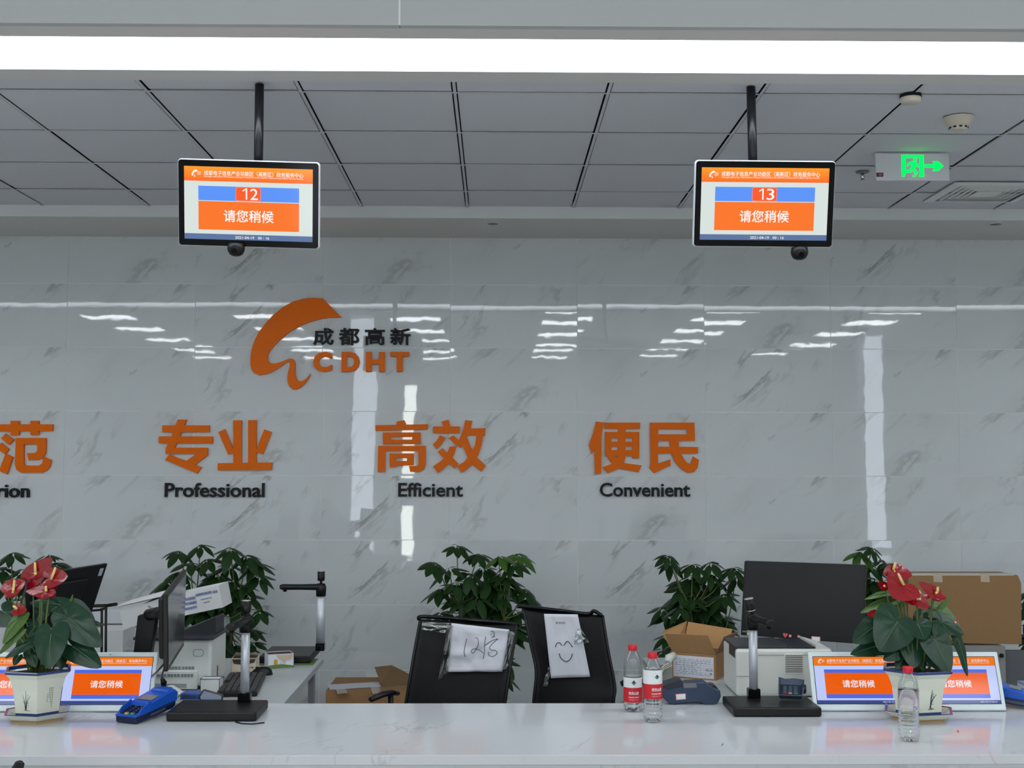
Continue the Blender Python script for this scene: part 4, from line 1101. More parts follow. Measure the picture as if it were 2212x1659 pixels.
q = (A0 + A1 + B0 + B1) / 4 + n_ * .05
g = MB(); g.tube([q + Vector((.01, -.0, .03)), P(322, 1328, 4.72)], .022, 16); g.build('arm', M_black, t)
g = MB(); g.prism([P(297, 1330, 4.70), P(340, 1318, 4.70), P(324, 1425, 4.70), P(286, 1425, 4.70)], (0, .04, 0)); g.prism([P(286, 1424.5, 4.70), P(324, 1424.5, 4.70), P(322, 1500, 4.70), P(282, 1500, 4.70)], (0, .04, 0)); g.build('neck', M_black, t, bevel=.004)
g = MB(); g.bx(-1.46, -1.27, 4.675, 4.90, ZC + .001, ZC + .012); g.build('foot', M_black, t, bevel=.003)
g = MB(); g.tube([P(356, 1440, 4.30), P(351, 1455, 4.40), P(350, 1468, 4.55)], .003, 8); g.tube([P(350, 1466, 4.55), P(354, 1474, 4.56), P(354, 1486, 4.57)], [.006, .011, .008], 10)
g.tube([P(356, 1432, 4.30), P(340, 1450, 4.45), P(322, 1466, 4.60)], .0032, 8); g.build('cable', M_black, t)
# monitor back at the far left
cm = [(66, 1243), (233, 1217), (191, 1346), (28, 1368)]; Ym = (5.05, 5.35, 5.30, 5.0)
C5 = [P(a, b, y_) for (a, b), y_ in zip(cm, Ym)]; ctr = sum(C5, Vector()) / 4
t = thing('computer_monitor', 'black monitor back tilted behind the left anthurium', 'monitor', (ctr.x, ctr.y, ZC))
g = MB(); g.prism(C5, (-.02, .03, 0)); g.build('casing', M_black, t, bevel=.004)
g = MB(); g.prism([lerp4(C5, u, v) + Vector((.004, -.03, 0)) for u, v in ((.2, .8), (.8, .8), (.8, .2), (.2, .2))], (0, .032, 0)); g.build('back_shell', M_black, t, bevel=.01, seg=3)
g = MB(); g.prism([lerp4(C5, u, v) + Vector((0, -.0015, 0)) for u, v in ((.915, .93), (.965, .93), (.965, .80), (.915, .80))], (0, .001, 0)); o = g.build('sticker', mat('sticker_grey', (150, 156, 166), .5), t); o['label'] = 'pale label in the top corner'
g = MB(); g.box((ctr.x, ctr.y + .0, ZC + .10), (.05, .03, .20)); g.build('neck', M_black, t)
g = MB(); g.bx(ctr.x - .1, ctr.x + .1, ctr.y - .06, ctr.y + .12, ZC + .001, ZC + .012); g.build('foot', M_black, t)

# ================================================================== PRINTERS
xa, xb = P(292, 1484, 4.93).x, P(453, 1484, 4.93).x; zt = P(380, 1376, 4.93).z
t = thing('printer', 'white printer with dark top on the left side desk', 'printer', ((xa + xb) / 2, 5.06, ZC))
g = MB(); g.bx(xa, xb, 4.95, 5.22, ZC + .012, zt - .012); g.build('body', M_white2, t, bevel=.012, seg=3)
g = MB(); g.bx(xa + .005, xb - .05, 4.935, 4.95, ZC + .004, ZC + .075)
g.build('paper_tray', M_white2, t, bevel=.003)
g = MB(); g.bx(xa + .04, xb - .09, 4.9335, 4.936, ZC + .010, ZC + .026); g.build('tray_recess', mat('grey_recess', (150, 152, 150), .6), t)
g = MB()
for r_ in range(2):
    for k in range(16):
        if r_ == 1 and k < 7: continue
        x = xa + .018 + k * .0125 + (k // 4) * .002; z = ZC + .052 + r_ * .026
        g.bx(x, x + .0095, 4.9325 if r_ == 0 else 4.9475, 4.937 if r_ == 0 else 4.952, z, z + .011)
g.build('vents', mat('vent_grey', (128, 130, 130), .7), t)
g = MB(); g.bx(xa - .012, xb + .012, 4.925, 5.235, zt - .012, zt); g.build('top_cover', mat('charcoal', (44, 45, 50), .45), t, bevel=.004)
g = MB(); g.prism([(xb - .16, 5.02, zt), (xb + .0, 5.02, zt), (xb + .0, 5.02, zt + .065)], (0, .15, 0)); g.build('paper_support', mat('charcoal', (44, 45, 50), .45), t)
g = MB(); g.bx(xb - .004, xb + .001, 5.05, 5.07, ZC + .03, ZC + .075); o = g.build('label', mat('brown_label', (150, 92, 80), .5), t); o['label'] = 'small brown label'
g = MB(); cx_, cz_ = P(426, 1412, 4.93).x, P(426, 1412, 4.93).z
g.tube([(cx_ + .019 * (abs(cos(a)) ** .5) * (1 if cos(a) > 0 else -1), 4.9485, cz_ + .013 * (abs(sin(a)) ** .5) * (1 if sin(a) > 0 else -1)) for a in [2 * pi * k / 32 for k in range(33)]], .0009, 5); g.build('badge', mat('badge_blue', (70, 120, 150), .4), t)
# carton lying on it
L0, L1 = P(266, 1358, 5.0), P(482, 1312, 5.0); ex = (L1 - L0); Lw = ex.length; ex.normalize(); ez = Vector((-ex.z, 0, ex.x)); hh = .088
ctr = L0 + ex * Lw / 2 + Vector((0, .09, 0)) + ez * hh / 2
t = thing('carton', 'long white carton lying slanted on the left printer', 'carton', ctr)
g = MB(); g.add([L0 + ex * (a * Lw) + Vector((0, b * .17, 0)) + ez * (c_ * hh) for a in (0, 1) for b in (0, 1) for c_ in (0, 1)], [(0, 1, 3, 2), (4, 6, 7, 5), (0, 4, 5, 1), (2, 3, 7, 6), (0, 2, 6, 4), (1, 5, 7, 3)]); g.build('body', mat('carton_white', (204, 204, 204), .75, var=.04, vscale=30), t)
g = MB(); g.prism([L0 + ex * (-.006) + ez * (hh + .001) + Vector((0, -.006, 0)), L0 + ex * (Lw * .62) + ez * (hh + .004) + Vector((0, -.004, 0)), L0 + ex * (Lw * .60) + ez * (hh + .020) + Vector((0, .16, 0)), L0 + ez * (hh + .006) + Vector((0, .17, 0))], ez * .002); g.build('lid_flap', mat('carton_white', (204, 204, 204), .75), t)
g = MB(); g.prism([L0 + ex * (Lw * .24) + ez * (hh - .010) + Vector((0, -.001, 0)), L0 + ex * (Lw * .46) + ez * (hh + .000) + Vector((0, -.001, 0)), L0 + ex * (Lw * .50) + ez * (hh + .003) + Vector((0, -.001, 0)), L0 + ex * (Lw * .34) + ez * (hh + .001) + Vector((0, -.001, 0))], (0, .002, 0)); g.build('open_slit', M_void, t)
def onbox(u, v, d=.0012): return L0 + ex * (u * Lw) + ez * (v * hh) + Vector((0, -d, 0))
g = MB(); rr = random.Random(4)
for r_, (u0, u1, v, th_) in enumerate([(.63, .75, .62, .011), (.63, .75, .42, .011), (.63, .75, .22, .009), (.76, .92, .72, .010), (.80, .90, .52, .004), (.82, .88, .36, .004), (.93, .965, .70, .010)]):
    u = u0
    while u < u1:
        w_ = rr.uniform(.006, .012); g.prism([onbox(u, v), onbox(u + w_, v), onbox(u + w_, v + th_ / hh), onbox(u, v + th_ / hh)], (0, .0006, 0)); u += w_ + .004
g.build('printed_marks', mat('print_blue', (86, 104, 150), .6), t)
g = MB()
for k in range(9): u = .28 + k * .013; v = .72 - k * .055; g.tube([onbox(u, v), onbox(u + .012, v + .05), onbox(u + .008, v - .03)], .0009, 5)
g.build('marker_scribble', M_ink, t)
# cartons and cabinet behind
a, b = P(238, 1334, 5.75), P(300, 1420, 5.75)
t = thing('carton', 'small upright white carton under the end of the slanted carton', 'carton', ((a.x + b.x) / 2, 5.84, ZC))
g = MB(); g.bx(a.x, b.x, 5.75 - .25, 5.68, ZC, P(250, 1362, 5.5).z); g.build('body', mat('carton_white', (204, 204, 204), .75), t)
g = MB(); q = P(281, 1390, 5.499); g.tube([q + Vector((.014 * cos(k * pi / 10), 0, .014 * sin(k * pi / 10))) for k in range(21)], .0012, 5); g.tube([q + Vector((.007 * cos(k * pi / 8), 0, .007 * sin(k * pi / 8))) for k in range(17)], .001, 5); g.bx(q.x - .018, q.x + .018, q.y - .001, q.y, q.z - .034, q.z - .028); g.build('printed_marks', mat('print_grey', (140, 140, 142), .6), t)
a, b = P(180, 1318, 6.1), P(300, 1425, 6.1)
t = thing('file_cabinet', 'white low cabinet against the wall left of the slanted carton', 'cabinet', ((a.x + b.x) / 2, 6.3, 0))
g = MB(); g.bx(a.x - .5, b.x, 6.1, 6.5, 0, a.z); g.build('body', mat('cabinet_white', (190, 192, 196), .45), t, bevel=.004)
g = MB(); z_ = P(240, 1352, 6.1).z; g.bx(a.x - .5, b.x - .01, 6.098, 6.101, z_ - .006, z_ + .012); g.build('dark_slot', mat('gap_grey', (96, 96, 98), .6), t)  # dark grey strip for the slot across the cabinet front
g = MB()
for k in range(5): x = b.x - .05 - .09 * k; g.bx(x, x + .004, 6.0975, 6.1, .72, z_ - .1)
g.build('panel_joints', mat('joint_grey', (140, 140, 142), .6), t)
t = thing('metal_stand', 'thin black metal stand with two uprights behind the left display', 'stand', P(222, 1410, 5.35))
g = MB()
for x in (220, 229): bt_ = P(x, 1420, 5.35); bt_.z = ZC + .0015; g.tube([P(x, 1313, 5.35), P(x - .5, 1400, 5.35), bt_], .0055, 8)
g.build('upright', M_black, t)
g = MB(); g.tube([P(196, 1309, 5.40), P(232, 1308, 5.35), P(251, 1305, 5.30)], .007, 8); g.tube([P(198, 1319, 5.35), P(221, 1317, 5.35), P(231, 1310, 5.35)], .005, 8); g.build('top_bar', M_black, t)

# right printer
xa, xb = P(1591, 1500, 4.78).x, P(1800, 1500, 4.78).x; zt = P(1700, 1403, 4.78).z
t = thing('printer', 'white printer with vent grille behind the right document scanner', 'printer', ((xa + xb) / 2, 4.9, ZC))
M_pr = mat('printer_ivory', (212, 213, 206), .45, bump=.03, bscale=500)
g = MB(); g.bx(xa, xb, 4.78, 5.05, ZC + .003, zt); g.build('body', M_pr, t, bevel=.012, seg=4)
g = MB(); g.bx(xa - .001, xa + .20, 4.800, 5.04, zt - .0, zt + .010); g.build('control_cover', mat('charcoal', (44, 45, 50), .45), t, bevel=.003)
g = MB(); g.bx(xa + .20, xb - .06, 4.800, 5.04, zt - .001, zt + .006); g.build('output_tray', mat('tray_dark', (28, 30, 36), .4), t, bevel=.002)
g = MB(); g.prism([(xb - .06, 4.79, zt - .002), (xb - .001, 4.79, zt - .002), (xb - .06, 4.79, zt + .014)], (0, .25, 0)); g.build('rear_cover', M_pr, t)
g = MB(); g.bx(xa - .0012, xa + .001, 4.80, 4.92, zt - .035, zt + .004); g.build('control_panel', mat('tray_dark', (28, 30, 36), .4), t)
v0, v1 = P(1694, 1412, 4.78), P(1735, 1456, 4.78)
g = MB(); g.bx(v0.x, v1.x, 4.776, 4.782, v1.z, v0.z); fr = g.build('vent_frame', M_pr, t, bevel=.0015)
g = MB()
for k in range(10):
    z_ = v0.z - .006 - k * (v0.z - v1.z - .012) / 9.6; g.bx(v0.x + .003, v1.x - .003, 4.7750, 4.7775, z_ - .0022, z_)
g.build('slots', mat('slot_dark', (58, 36, 34), .7), fr)
g = MB(); g.bx(xa, xa + .062, 4.7785, 4.7805, ZC + .078, ZC + .0795); g.bx(xa + .061, xa + .0622, 4.7785, 4.7805, ZC + .006, zt - .012); g.bx(xa + .07, xb - .01, 4.7785, 4.7805, zt - .0215, zt - .020); g.build('panel_seams', mat('seam_grey', (110, 112, 112), .7), t)
g = MB(); a_, b_ = P(1622, 1450, 4.779), P(1637, 1463, 4.779); g.bx(a_.x, b_.x, 4.7775, 4.779, b_.z, a_.z); o = g.build('sticker', M_pink, t); o['label'] = 'pink bordered sticker'
g = MB(); g.bx(a_.x + .0015, b_.x - .0015, 4.777, 4.7776, b_.z + .0015, a_.z - .0015); g.build('sticker_face', mat('sticker_pale', (226, 206, 206), .5), o)

# ================================================================== OPEN CARDBOARD CARTON
z0 = ZC; Yb_ = PZ(1452, 1463, ZC).y
tl, tr, br, bl = P(1450, 1407, Yb_), P(1539, 1414, Yb_ - .0), P(1538, 1471, Yb_), P(1452, 1463, Yb_)
t = thing('open_carton', 'open brown cardboard carton with white label between bottles and printer', 'carton', Vector(((bl.x + br.x) / 2, Yb_ + .06, ZC)))
w = .185; h = .107; d_ = .14; th = .003
rz = Matrix.Rotation(radians(-27), 4, 'Z'); Mx = Matrix.Translation((bl.x, Yb_, ZC)) @ rz
g = MB(Mx); g.bx(0, w, 0, th, 0, h); g.bx(0, w, d_ - th, d_, 0, h); g.bx(0, th, th, d_ - th, 0, h); g.bx(w - th, w, th, d_ - th, 0, h); g.bx(th, w - th, th, d_ - th, 0, th); g.build('walls', M_card, t)
def flap(pts, m_=M_card):
    g = MB(Mx); a_, b_, c_, e_ = [Vector(q) for q in pts]; n2 = (b_ - a_).cross(e_ - a_).normalized(); g.prism([a_, b_, c_, e_], n2 * .003); g.build('flap', m_, t)
flap([(0, 0, h), (w, 0, h), (w - .022, -.03, h + .078), (-.018, -.03, h + .074)], M_card)
flap([(w, 0, h), (w, d_, h), (w + .045, d_ + .02, h + .075), (w + .035, -.0, h + .072)], M_carddark)
flap([(0, d_, h), (w, d_, h), (w + .02, d_ + .035, h + .080), (.01, d_ + .045, h + .098)], M_cardin)
flap([(0, 0, h), (0, d_, h), (.0, d_ + .05, h + .10), (-.045, -.0, h + .075)], M_cardin)
g = MB(Mx); lx0, lx1, lz0, lz1 = .006, w - .008, .006, .092; g.bx(lx0, lx1, -.0012, -.0002, lz0, lz1); lb = g.build('label_sheet', M_paper, t)
g = MB(Mx); rr = random.Random(5)
for k in range(8):
    z_ = lz1 - .020 - k * .0088; g.bx(lx0 + .003, lx1 - .003, -.0016, -.0012, z_, z_ + .0005)
for x in (.012, .045, .080, .115): g.bx(lx0 + x, lx0 + x + .0005, -.0016, -.0012, lz1 - .073, lz1 - .02)
g.bx(lx0 + .003, lx0 + .0035, -.0016, -.0012, lz1 - .082, lz1 - .02)
for k in range(11):
    z_ = lz1 - .014 - k * .0062; x = lx0 + rr.uniform(.006, .03)
    while x < lx1 - .012:
        w_ = rr.uniform(.004, .014); 
        if not (x + w_ > lx0 + .112 and .030 < lz1 - z_ - .0 < .066): g.bx(x, x + w_, -.0016, -.0012, z_, z_ + .0012)
        x += w_ + rr.uniform(.002, .010)
text(g, '4616', .030, .011, cx=lx1 - .020, cz=lz0 + .034, y=-.0017, offset=.0)
g.build('label_print', mat('print_dark', (70, 72, 84), .6), lb)
g = MB(Mx); q = Vector((lx1 - .012, -.0018, lz0 + .020)); g.add([q + Vector((.0032 * cos(k * pi / 8), 0, .0032 * sin(k * pi / 8))) for k in range(16)], [list(range(16))]); g.build('green_dot', M_green, lb)
g = MB(Mx)
for k in range(5): g.tube([(.03 + .02 * k, .03, .01), (.05 + .015 * k, .06, h + .01 * (k % 3)), (.10 + .005 * k, .09, h - .005), (.11, .11 - .01 * k, .02)], .0028, 6)
g.build('cable_bundle', M_black, t)
# grey device with cables left of it
q0, q1 = P(1428, 1440, 5.15), P(1452, 1500, 5.15)
t = thing('desk_telephone', 'grey desk device with pale cables beside the open carton', 'device', ((q0.x + q1.x) / 2 + .02, 5.2, ZC))
g = MB(); g.bx(q0.x, q0.x + .045, 5.14, 5.2, ZC + .001, P(1440, 1440, 5.15).z); g.build('body', mat('device_grey', (120, 124, 118), .5), t, bevel=.006)
g = MB(); g.tube([P(1442, 1432, 5.14), P(1445, 1422, 5.16), P(1456, 1416, 5.18)], [.014, .018, .016], 14); g.build('handset', mat('device_pale', (200, 202, 198), .4), t)
g = MB()
for k in range(3): g.tube([P(1424, 1450 + 6 * k, 5.12), P(1434, 1438 + 4 * k, 5.13), P(1450, 1430 + 4 * k, 5.14)], .0022, 6)
g.build('cable', mat('cable_cream', (196, 192, 176), .5), t)

# ================================================================== LARGE CARTON, CABINET, PARTITION
YG = 6.25
a, b, c_, e_ = P(1962, 1243, YG), P(2199, 1243, YG), P(2207, 1392, YG), P(1962, 1388, YG)
t = thing('large_carton', 'large closed brown carton with tape strips standing behind the right anthurium', 'carton', ((a.x + b.x) / 2, YG + .1, e_.z))
g = MB(); b2 = P(2206, 1260, YG); g.prism([a, b, b2, c_, e_], (0, .22, 0)); g.build('body', mat('cardboard_flat', (140, 108, 70), .85, var=.05, vscale=80), t)
for x in (2016, 2118):
    g = MB(); g.prism([P(x, 1241, YG - .0015), P(x + 19, 1241, YG - .0015), P(x + 20, 1258, YG - .0015), P(x + 1, 1257, YG - .0015)], (0, .001, 0)); g.build('tape_strip', M_tape, t)
g = MB(); g.bx(a.x + .01, b.x - .02, YG - .001, YG + .1, a.z, a.z + .004); g.build('tape_edge', mat('tape_pale', (196, 186, 172), .3), t)
zc_ = c_.z - .002
t = thing('file_cabinet', 'grey cabinet with lock under the large brown carton', 'cabinet', (2.25, YG + .1, 0))
xa, xb = P(1950, 1400, YG - .05).x, P(2172, 1400, YG - .05).x
g = MB(); g.bx(xa, xb, YG - .05, YG + .35, 0, zc_); g.build('body', mat('cabinet_grey', (134, 132, 130), .5), t, bevel=.003)
g = MB(); g.bx(xa + .03, xb - .045, YG - .053, YG - .049, .05, zc_ - .03); dr = g.build('door', mat('cabinet_door', (122, 120, 120), .5), t, bevel=.001)
g = MB(); q = P(2163, 1416, YG - .055); g.cyl(q, q + Vector((0, -.012, 0)), .011, .009, 16); g.build('lock', M_black, t)
t = thing('partition_panel', 'dark grey fabric partition at the right picture edge', 'partition', (xb + .4, YG, 0))
g = MB(); g.bx(xb + .004, xb + .8, YG - .0, YG + .04, 0, zc_ - .03); g.build('panel', mat('partition_fabric', (92, 94, 98), .95, var=.2, vscale=400), t)
q = P(2209, 1478, 4.95); q.z = ZC
t = thing('small_box', 'small pale box cut by the right picture edge', 'box', (q.x + .03, 4.97, ZC))
g = MB(); g.bx(q.x, q.x + .06, 4.94, 5.0, ZC + .0005, P(2208, 1478, 4.94).z); g.build('body', mat('box_pale', (200, 204, 212), .5), t)
g = MB(); g.bx(q.x - .001, q.x + .061, 4.939, 5.001, P(2208, 1480, 4.94).z, P(2208, 1476, 4.94).z); g.build('lid', mat('box_lid_blue', (120, 136, 168), .5), t)

# ================================================================== CARDBOARD BY THE WALL
Yk = 7.3
a = P(704, 1470, Yk); b = P(880, 1470, Yk)
t = thing('floor_carton', 'flattened brown carton with taped paper by the wall left of the chairs', 'carton', ((a.x + b.x) / 2, Yk + .2, 0))
g = MB(); z1 = P(760, 1492, Yk).z; zb = P(760, 1469, Yk + .45).z
g.prism([(a.x, Yk, 0), (b.x, Yk, 0), (b.x, Yk, z1), (a.x, Yk, z1)], (0, .45, 0)); g.build('body', M_card, t)
g = MB(); g.prism([P(809, 1441, Yk + .3), P(846, 1437, Yk + .3), P(872, 1450, Yk + .3), P(890, 1460, Yk + .25), P(892, 1500, Yk + .1), P(852, 1496, Yk + .1), P(822, 1476, Yk + .15)], (0, .004, 0)); g.build('raised_flap', mat('cardboard_flap', (128, 100, 68), .85, var=.08, vscale=50), t)
g = MB()
for x in (724, 800):
    u = PZ(x, 1486, z1 + .002); v = PZ(x + 18, 1502, z1 + .002); g.add([PZ(x, 1484, z1 + .002), PZ(x + 19, 1483, z1 + .002), PZ(x + 27, 1497, z1 + .002), PZ(x + 5, 1499, z1 + .002)], [(0, 1, 2, 3)])
g.build('tape_strip', M_tape, t, solid=.0005)
g = MB(); g.add([PZ(707, 1479, z1 + .003), PZ(818, 1473, z1 + .003), PZ(823, 1483, z1 + .003), PZ(713, 1490, z1 + .003)], [(0, 1, 2, 3)]); g.build('paper_strip', M_paper, t, solid=.001)

# ================================================================== OFFICE CHAIRS
def smooth(pts, n=4):
    out = []
    for i in range(len(pts) - 1):
        p0 = pts[max(0, i - 1)]; p1 = pts[i]; p2 = pts[i + 1]; p3 = pts[min(len(pts) - 1, i + 2)]
        for k in range(n):
            s_ = k / n
            out.append(tuple(.5 * ((2 * p1[j]) + (-p0[j] + p2[j]) * s_ + (2 * p0[j] - 5 * p1[j] + 4 * p2[j] - p3[j]) * s_ ** 2 + (-p0[j] + 3 * p1[j] - 3 * p2[j] + p3[j]) * s_ ** 3) for j in range(len(p1))))
    out.append(pts[-1]); return out
def chair(label, Lp, Rp, Yt, Yb, rail, seatc, rot, arms):
    t = thing('office_chair', label, 'chair', (seatc[0], seatc[1], 0))
    def edge(pts, v):
        n = len(pts) - 1; x = v * n; i = min(int(x), n - 1); f = x - i
        q0, q1, q2, q3 = pts[max(0, i - 1)], pts[i], pts[i + 1], pts[min(n, i + 2)]
        c = lambda j: .5 * (2 * q1[j] + (q2[j] - q0[j]) * f + (2 * q0[j] - 5 * q1[j] + 4 * q2[j] - q3[j]) * f * f + (3 * q1[j] - q0[j] - 3 * q2[j] + q3[j]) * f ** 3)
        return Vector((c(0), c(1), 0))
    def pt(u, v, off=0):
        l, r_ = edge(Lp, v), edge(Rp, v); q = l * (1 - u) + r_ * u
        Y_ = Yt * (1 - v) + Yb * v + .045 * (1 - (2 * u - 1) ** 2) - .03 * sin(pi * v) + off
        return P(q.x, q.y, Y_)
    g = MB(); g.grid(lambda u, v: pt(u, v), 16, 20); g.build('backrest_mesh', M_mesh, t, solid=.006)
    for u in (0, 1):
        g = MB(); g.tube([pt(u, k / 24) for k in range(25)], .0065, 10); g.build('side_frame', M_black, t)
    g = MB(); g.tube([P(x, y, Yt + dy) for x, y, dy in smooth(rail, 5)], .0085, 12); g.build('top_rail', mat('rail_gloss', (30, 30, 33), .12, .7), t)
    sc, sy = seatc; zs = .46; bt = pt(.5, 1)
    R = Matrix.Translation((sc, sy, 0)) @ Matrix.Rotation(rot, 4, 'Z')
    g = MB(R); g.box((0, 0, zs), (.46, .44, .07)); g.build('seat', mat('black_fabric', (18, 18, 20), .9), t, bevel=.03, seg=3)
    g = MB(); g.tube([R @ Vector((0, .16, zs - .04)), R @ Vector((0, .27, zs - .02)), bt + Vector((0, .02, .0))], .016, 10); g.build('back_support', M_black, t)
    g = MB(R); g.cyl((0, 0, .08), (0, 0, zs - .03), .025); g.build('gas_column', M_darkmetal, t)
    for k in range(5):
        a = 2 * pi * k / 5 + .3
        g = MB(R); g.tube([(0, 0, .10), (.3 * cos(a), .3 * sin(a), .07)], [.022, .014], 8); lg = g.build('base_leg', M_black, t)
        g = MB(R); g.cyl((.3 * cos(a) - .01, .3 * sin(a), .028), (.3 * cos(a) + .012, .3 * sin(a), .028), .027, n=16); g.build('caster', M_black, lg)
    for pts in arms:
        g = MB(); q = [P(x, y, Y_) for x, y, Y_ in pts]; g.tube(q, [.012] + [.015] * (len(q) - 2) + [.012], 10, flat=(1.3, .8)); ar = g.build('armrest', M_black, t)
        g = MB(); qq = Vector(q[len(q) // 2]); s_ = Vector((sc + (.24 if qq.x > sc else -.24), sy, zs - .02)); g.tube([qq, Vector((qq.x, qq.y, zs + .05)), s_], .011, 8); g.build('arm_post', M_black, ar)
    return t, pt
t, pt1 = chair('black mesh office chair with a taped sheet numbered by hand', [(908, 1338), (893, 1420), (878, 1511), (868, 1570)], [(1116, 1350), (1104, 1430), (1092, 1511), (1084, 1570)], 5.30, 5.22,
      [(905, 1338, .0), (914, 1332, .015), (1000, 1338, .04), (1105, 1347, .015), (1118, 1352, 0)], (-.17, 5.0), 0, [[(800, 1512, 5.05), (826, 1500, 5.08), (844, 1496, 5.12), (857, 1498, 5.18)]])
ch1 = t
t, pt2 = chair('black mesh office chair with a taped smiling face drawing', [(1130, 1314), (1146, 1390), (1158, 1450), (1153, 1511), (1150, 1570)], [(1302, 1330), (1313, 1400), (1328, 1480), (1326, 1511), (1320, 1570)], 5.52, 5.42,
      [(1117, 1310, -.01), (1135, 1311, .0), (1200, 1318, .03), (1268, 1326, .02), (1283, 1320, .01), (1300, 1330, 0)], (.31, 5.2), radians(12), [[(1341, 1478, 4.80), (1350, 1474, 4.80), (1395, 1474, 4.81), (1431, 1475, 4.81)]])
ch2 = t
def sheet(label, px4, Y_, amp, seed):
    """crumpled sheet of paper between four pixel corners"""
    A4 = [P(*p, Y_) for p in px4]; so = Vector((seed, seed * 2.3, 0)); ctr = sum(A4, Vector()) / 4
    t = thing('paper_sheet', label, 'paper', ctr)
    def f(u, v, off=0):
        q = lerp4(A4, u, v); return q + Vector((0, amp * (noise.noise(Vector((u * 3, v * 3, 0)) + so) + .5 * noise.noise(Vector((u * 7, v * 7, 2)) + so)) - off, 0))
    g = MB(); g.grid(lambda u, v: f(u, v), 22, 18); g.build('page', M_paper, t, solid=.0006)
    return t, f
t, f1 = sheet('crumpled white sheet with handwritten digits taped to the left chair', [(975, 1346), (1100, 1360), (1085, 1451), (967, 1451)], 5.235, .010, 3.0)
# handwriting, traced in crop pixels
def inv(x, y, corners):
    """crop pixel -> (u, v) on the sheet"""
    u = v = .5
    def fwd(u, v):
        return ((corners[3][0] * (1 - u) + corners[2][0] * u) * (1 - v) + (corners[0][0] * (1 - u) + corners[1][0] * u) * v, (corners[3][1] * (1 - u) + corners[2][1] * u) * (1 - v) + (corners[0][1] * (1 - u) + corners[1][1] * u) * v)
    for _ in range(12):
        a_, b_ = fwd(u, v); h_ = 1e-4; ax, ay = fwd(u + h_, v); bx_, by_ = fwd(u, v + h_)
        j11, j21, j12, j22 = (ax - a_) / h_, (ay - b_) / h_, (bx_ - a_) / h_, (by_ - b_) / h_; dt = j11 * j22 - j12 * j21
        dx, dy = x - a_, y - b_; u += (dx * j22 - dy * j12) / dt; v += (dy * j11 - dx * j21) / dt
    return u, v
g = MB(); K1 = [(975, 1346), (1100, 1360), (1085, 1451), (967, 1451)]
for st in [[(670, 545), (600, 850), (598, 1000), (630, 1090)], [(920, 515), (990, 530), (1015, 640), (1000, 750), (940, 870), (880, 960), (840, 980), (800, 935), (840, 868), (930, 860), (1080, 910), (1170, 990)], [(1230, 480), (1200, 730), (1190, 960), (1155, 1150)],
           [(1210, 745), (1400, 620), (1600, 555)], [(1600, 555), (1450, 690), (1350, 800), (1370, 850), (1420, 885), (1500, 890), (1570, 940), (1550, 1010), (1450, 1070), (1380, 1075), (1325, 1030), (1315, 950)], [(1380, 325), (1450, 330), (1490, 400), (1470, 480), (1405, 510), (1510, 480)], [(1390, 410), (1395, 450)]]:
    g.tube([f1(*inv(960 + x / 13.83, 1340 + y / 13.83, K1), .0012) for x, y in smooth(st)], .0011, 5)
g.build('handwriting', M_ink, t)
t, f2 = sheet('white sheet with a drawn smiling face taped to the right chair', [(1175, 1326), (1248, 1327), (1275, 1462), (1190, 1465)], 5.425, .005, 8.0)
g = MB(); K2 = [(1175, 1326), (1248, 1327), (1275, 1462), (1190, 1465)]
for st in [[(497, 905), (508, 872), (535, 865), (555, 890)], [(572, 888), (600, 852), (625, 868), (650, 905)], [(532, 960), (545, 1000), (590, 1032), (630, 1010), (650, 960)]]:
    g.tube([f2(*inv(1080 + x / 4.148, 1180 + y / 4.148, K2), .0014) for x, y in smooth(st)], .0018, 6)
for x in (502, 512, 530, 540, 556, 566, 578): g.tube([f2(*inv(1080 + x / 4.148, 1180 + 676 / 4.148, K2), .0012), f2(*inv(1080 + (x + 3) / 4.148, 1180 + 696 / 4.148, K2), .0012)], .0009, 5)
g.build('drawing', M_ink, t)
# clear tape wrapped over chairs and sheets
def film(parent, pts, Y_, seed):
    A4 = [P(*p, Y_) for p in pts]; so = Vector((seed * 3.1, 0, seed)); g = MB()
    g.grid(lambda u, v: lerp4(A4, u, v) + Vector((0, .012 * noise.noise(Vector((u * 4, v * 5, 0)) + so), 0)), 10, 10); g.build('clear_tape', M_film, parent, solid=.0004)
film(ch1, [(912, 1343), (975, 1346), (962, 1368), (910, 1360)], 5.222, 1); film(ch1, [(968, 1350), (978, 1352), (968, 1452), (946, 1470)], 5.222, 2); film(ch1, [(1100, 1362), (1112, 1366), (1100, 1440), (1086, 1448)], 5.222, 3)
film(ch2, [(1244, 1362), (1254, 1356), (1273, 1388), (1240, 1392)], 5.410, 4); film(ch2, [(1184, 1440), (1190, 1446), (1182, 1484), (1172, 1482)], 5.410, 5)

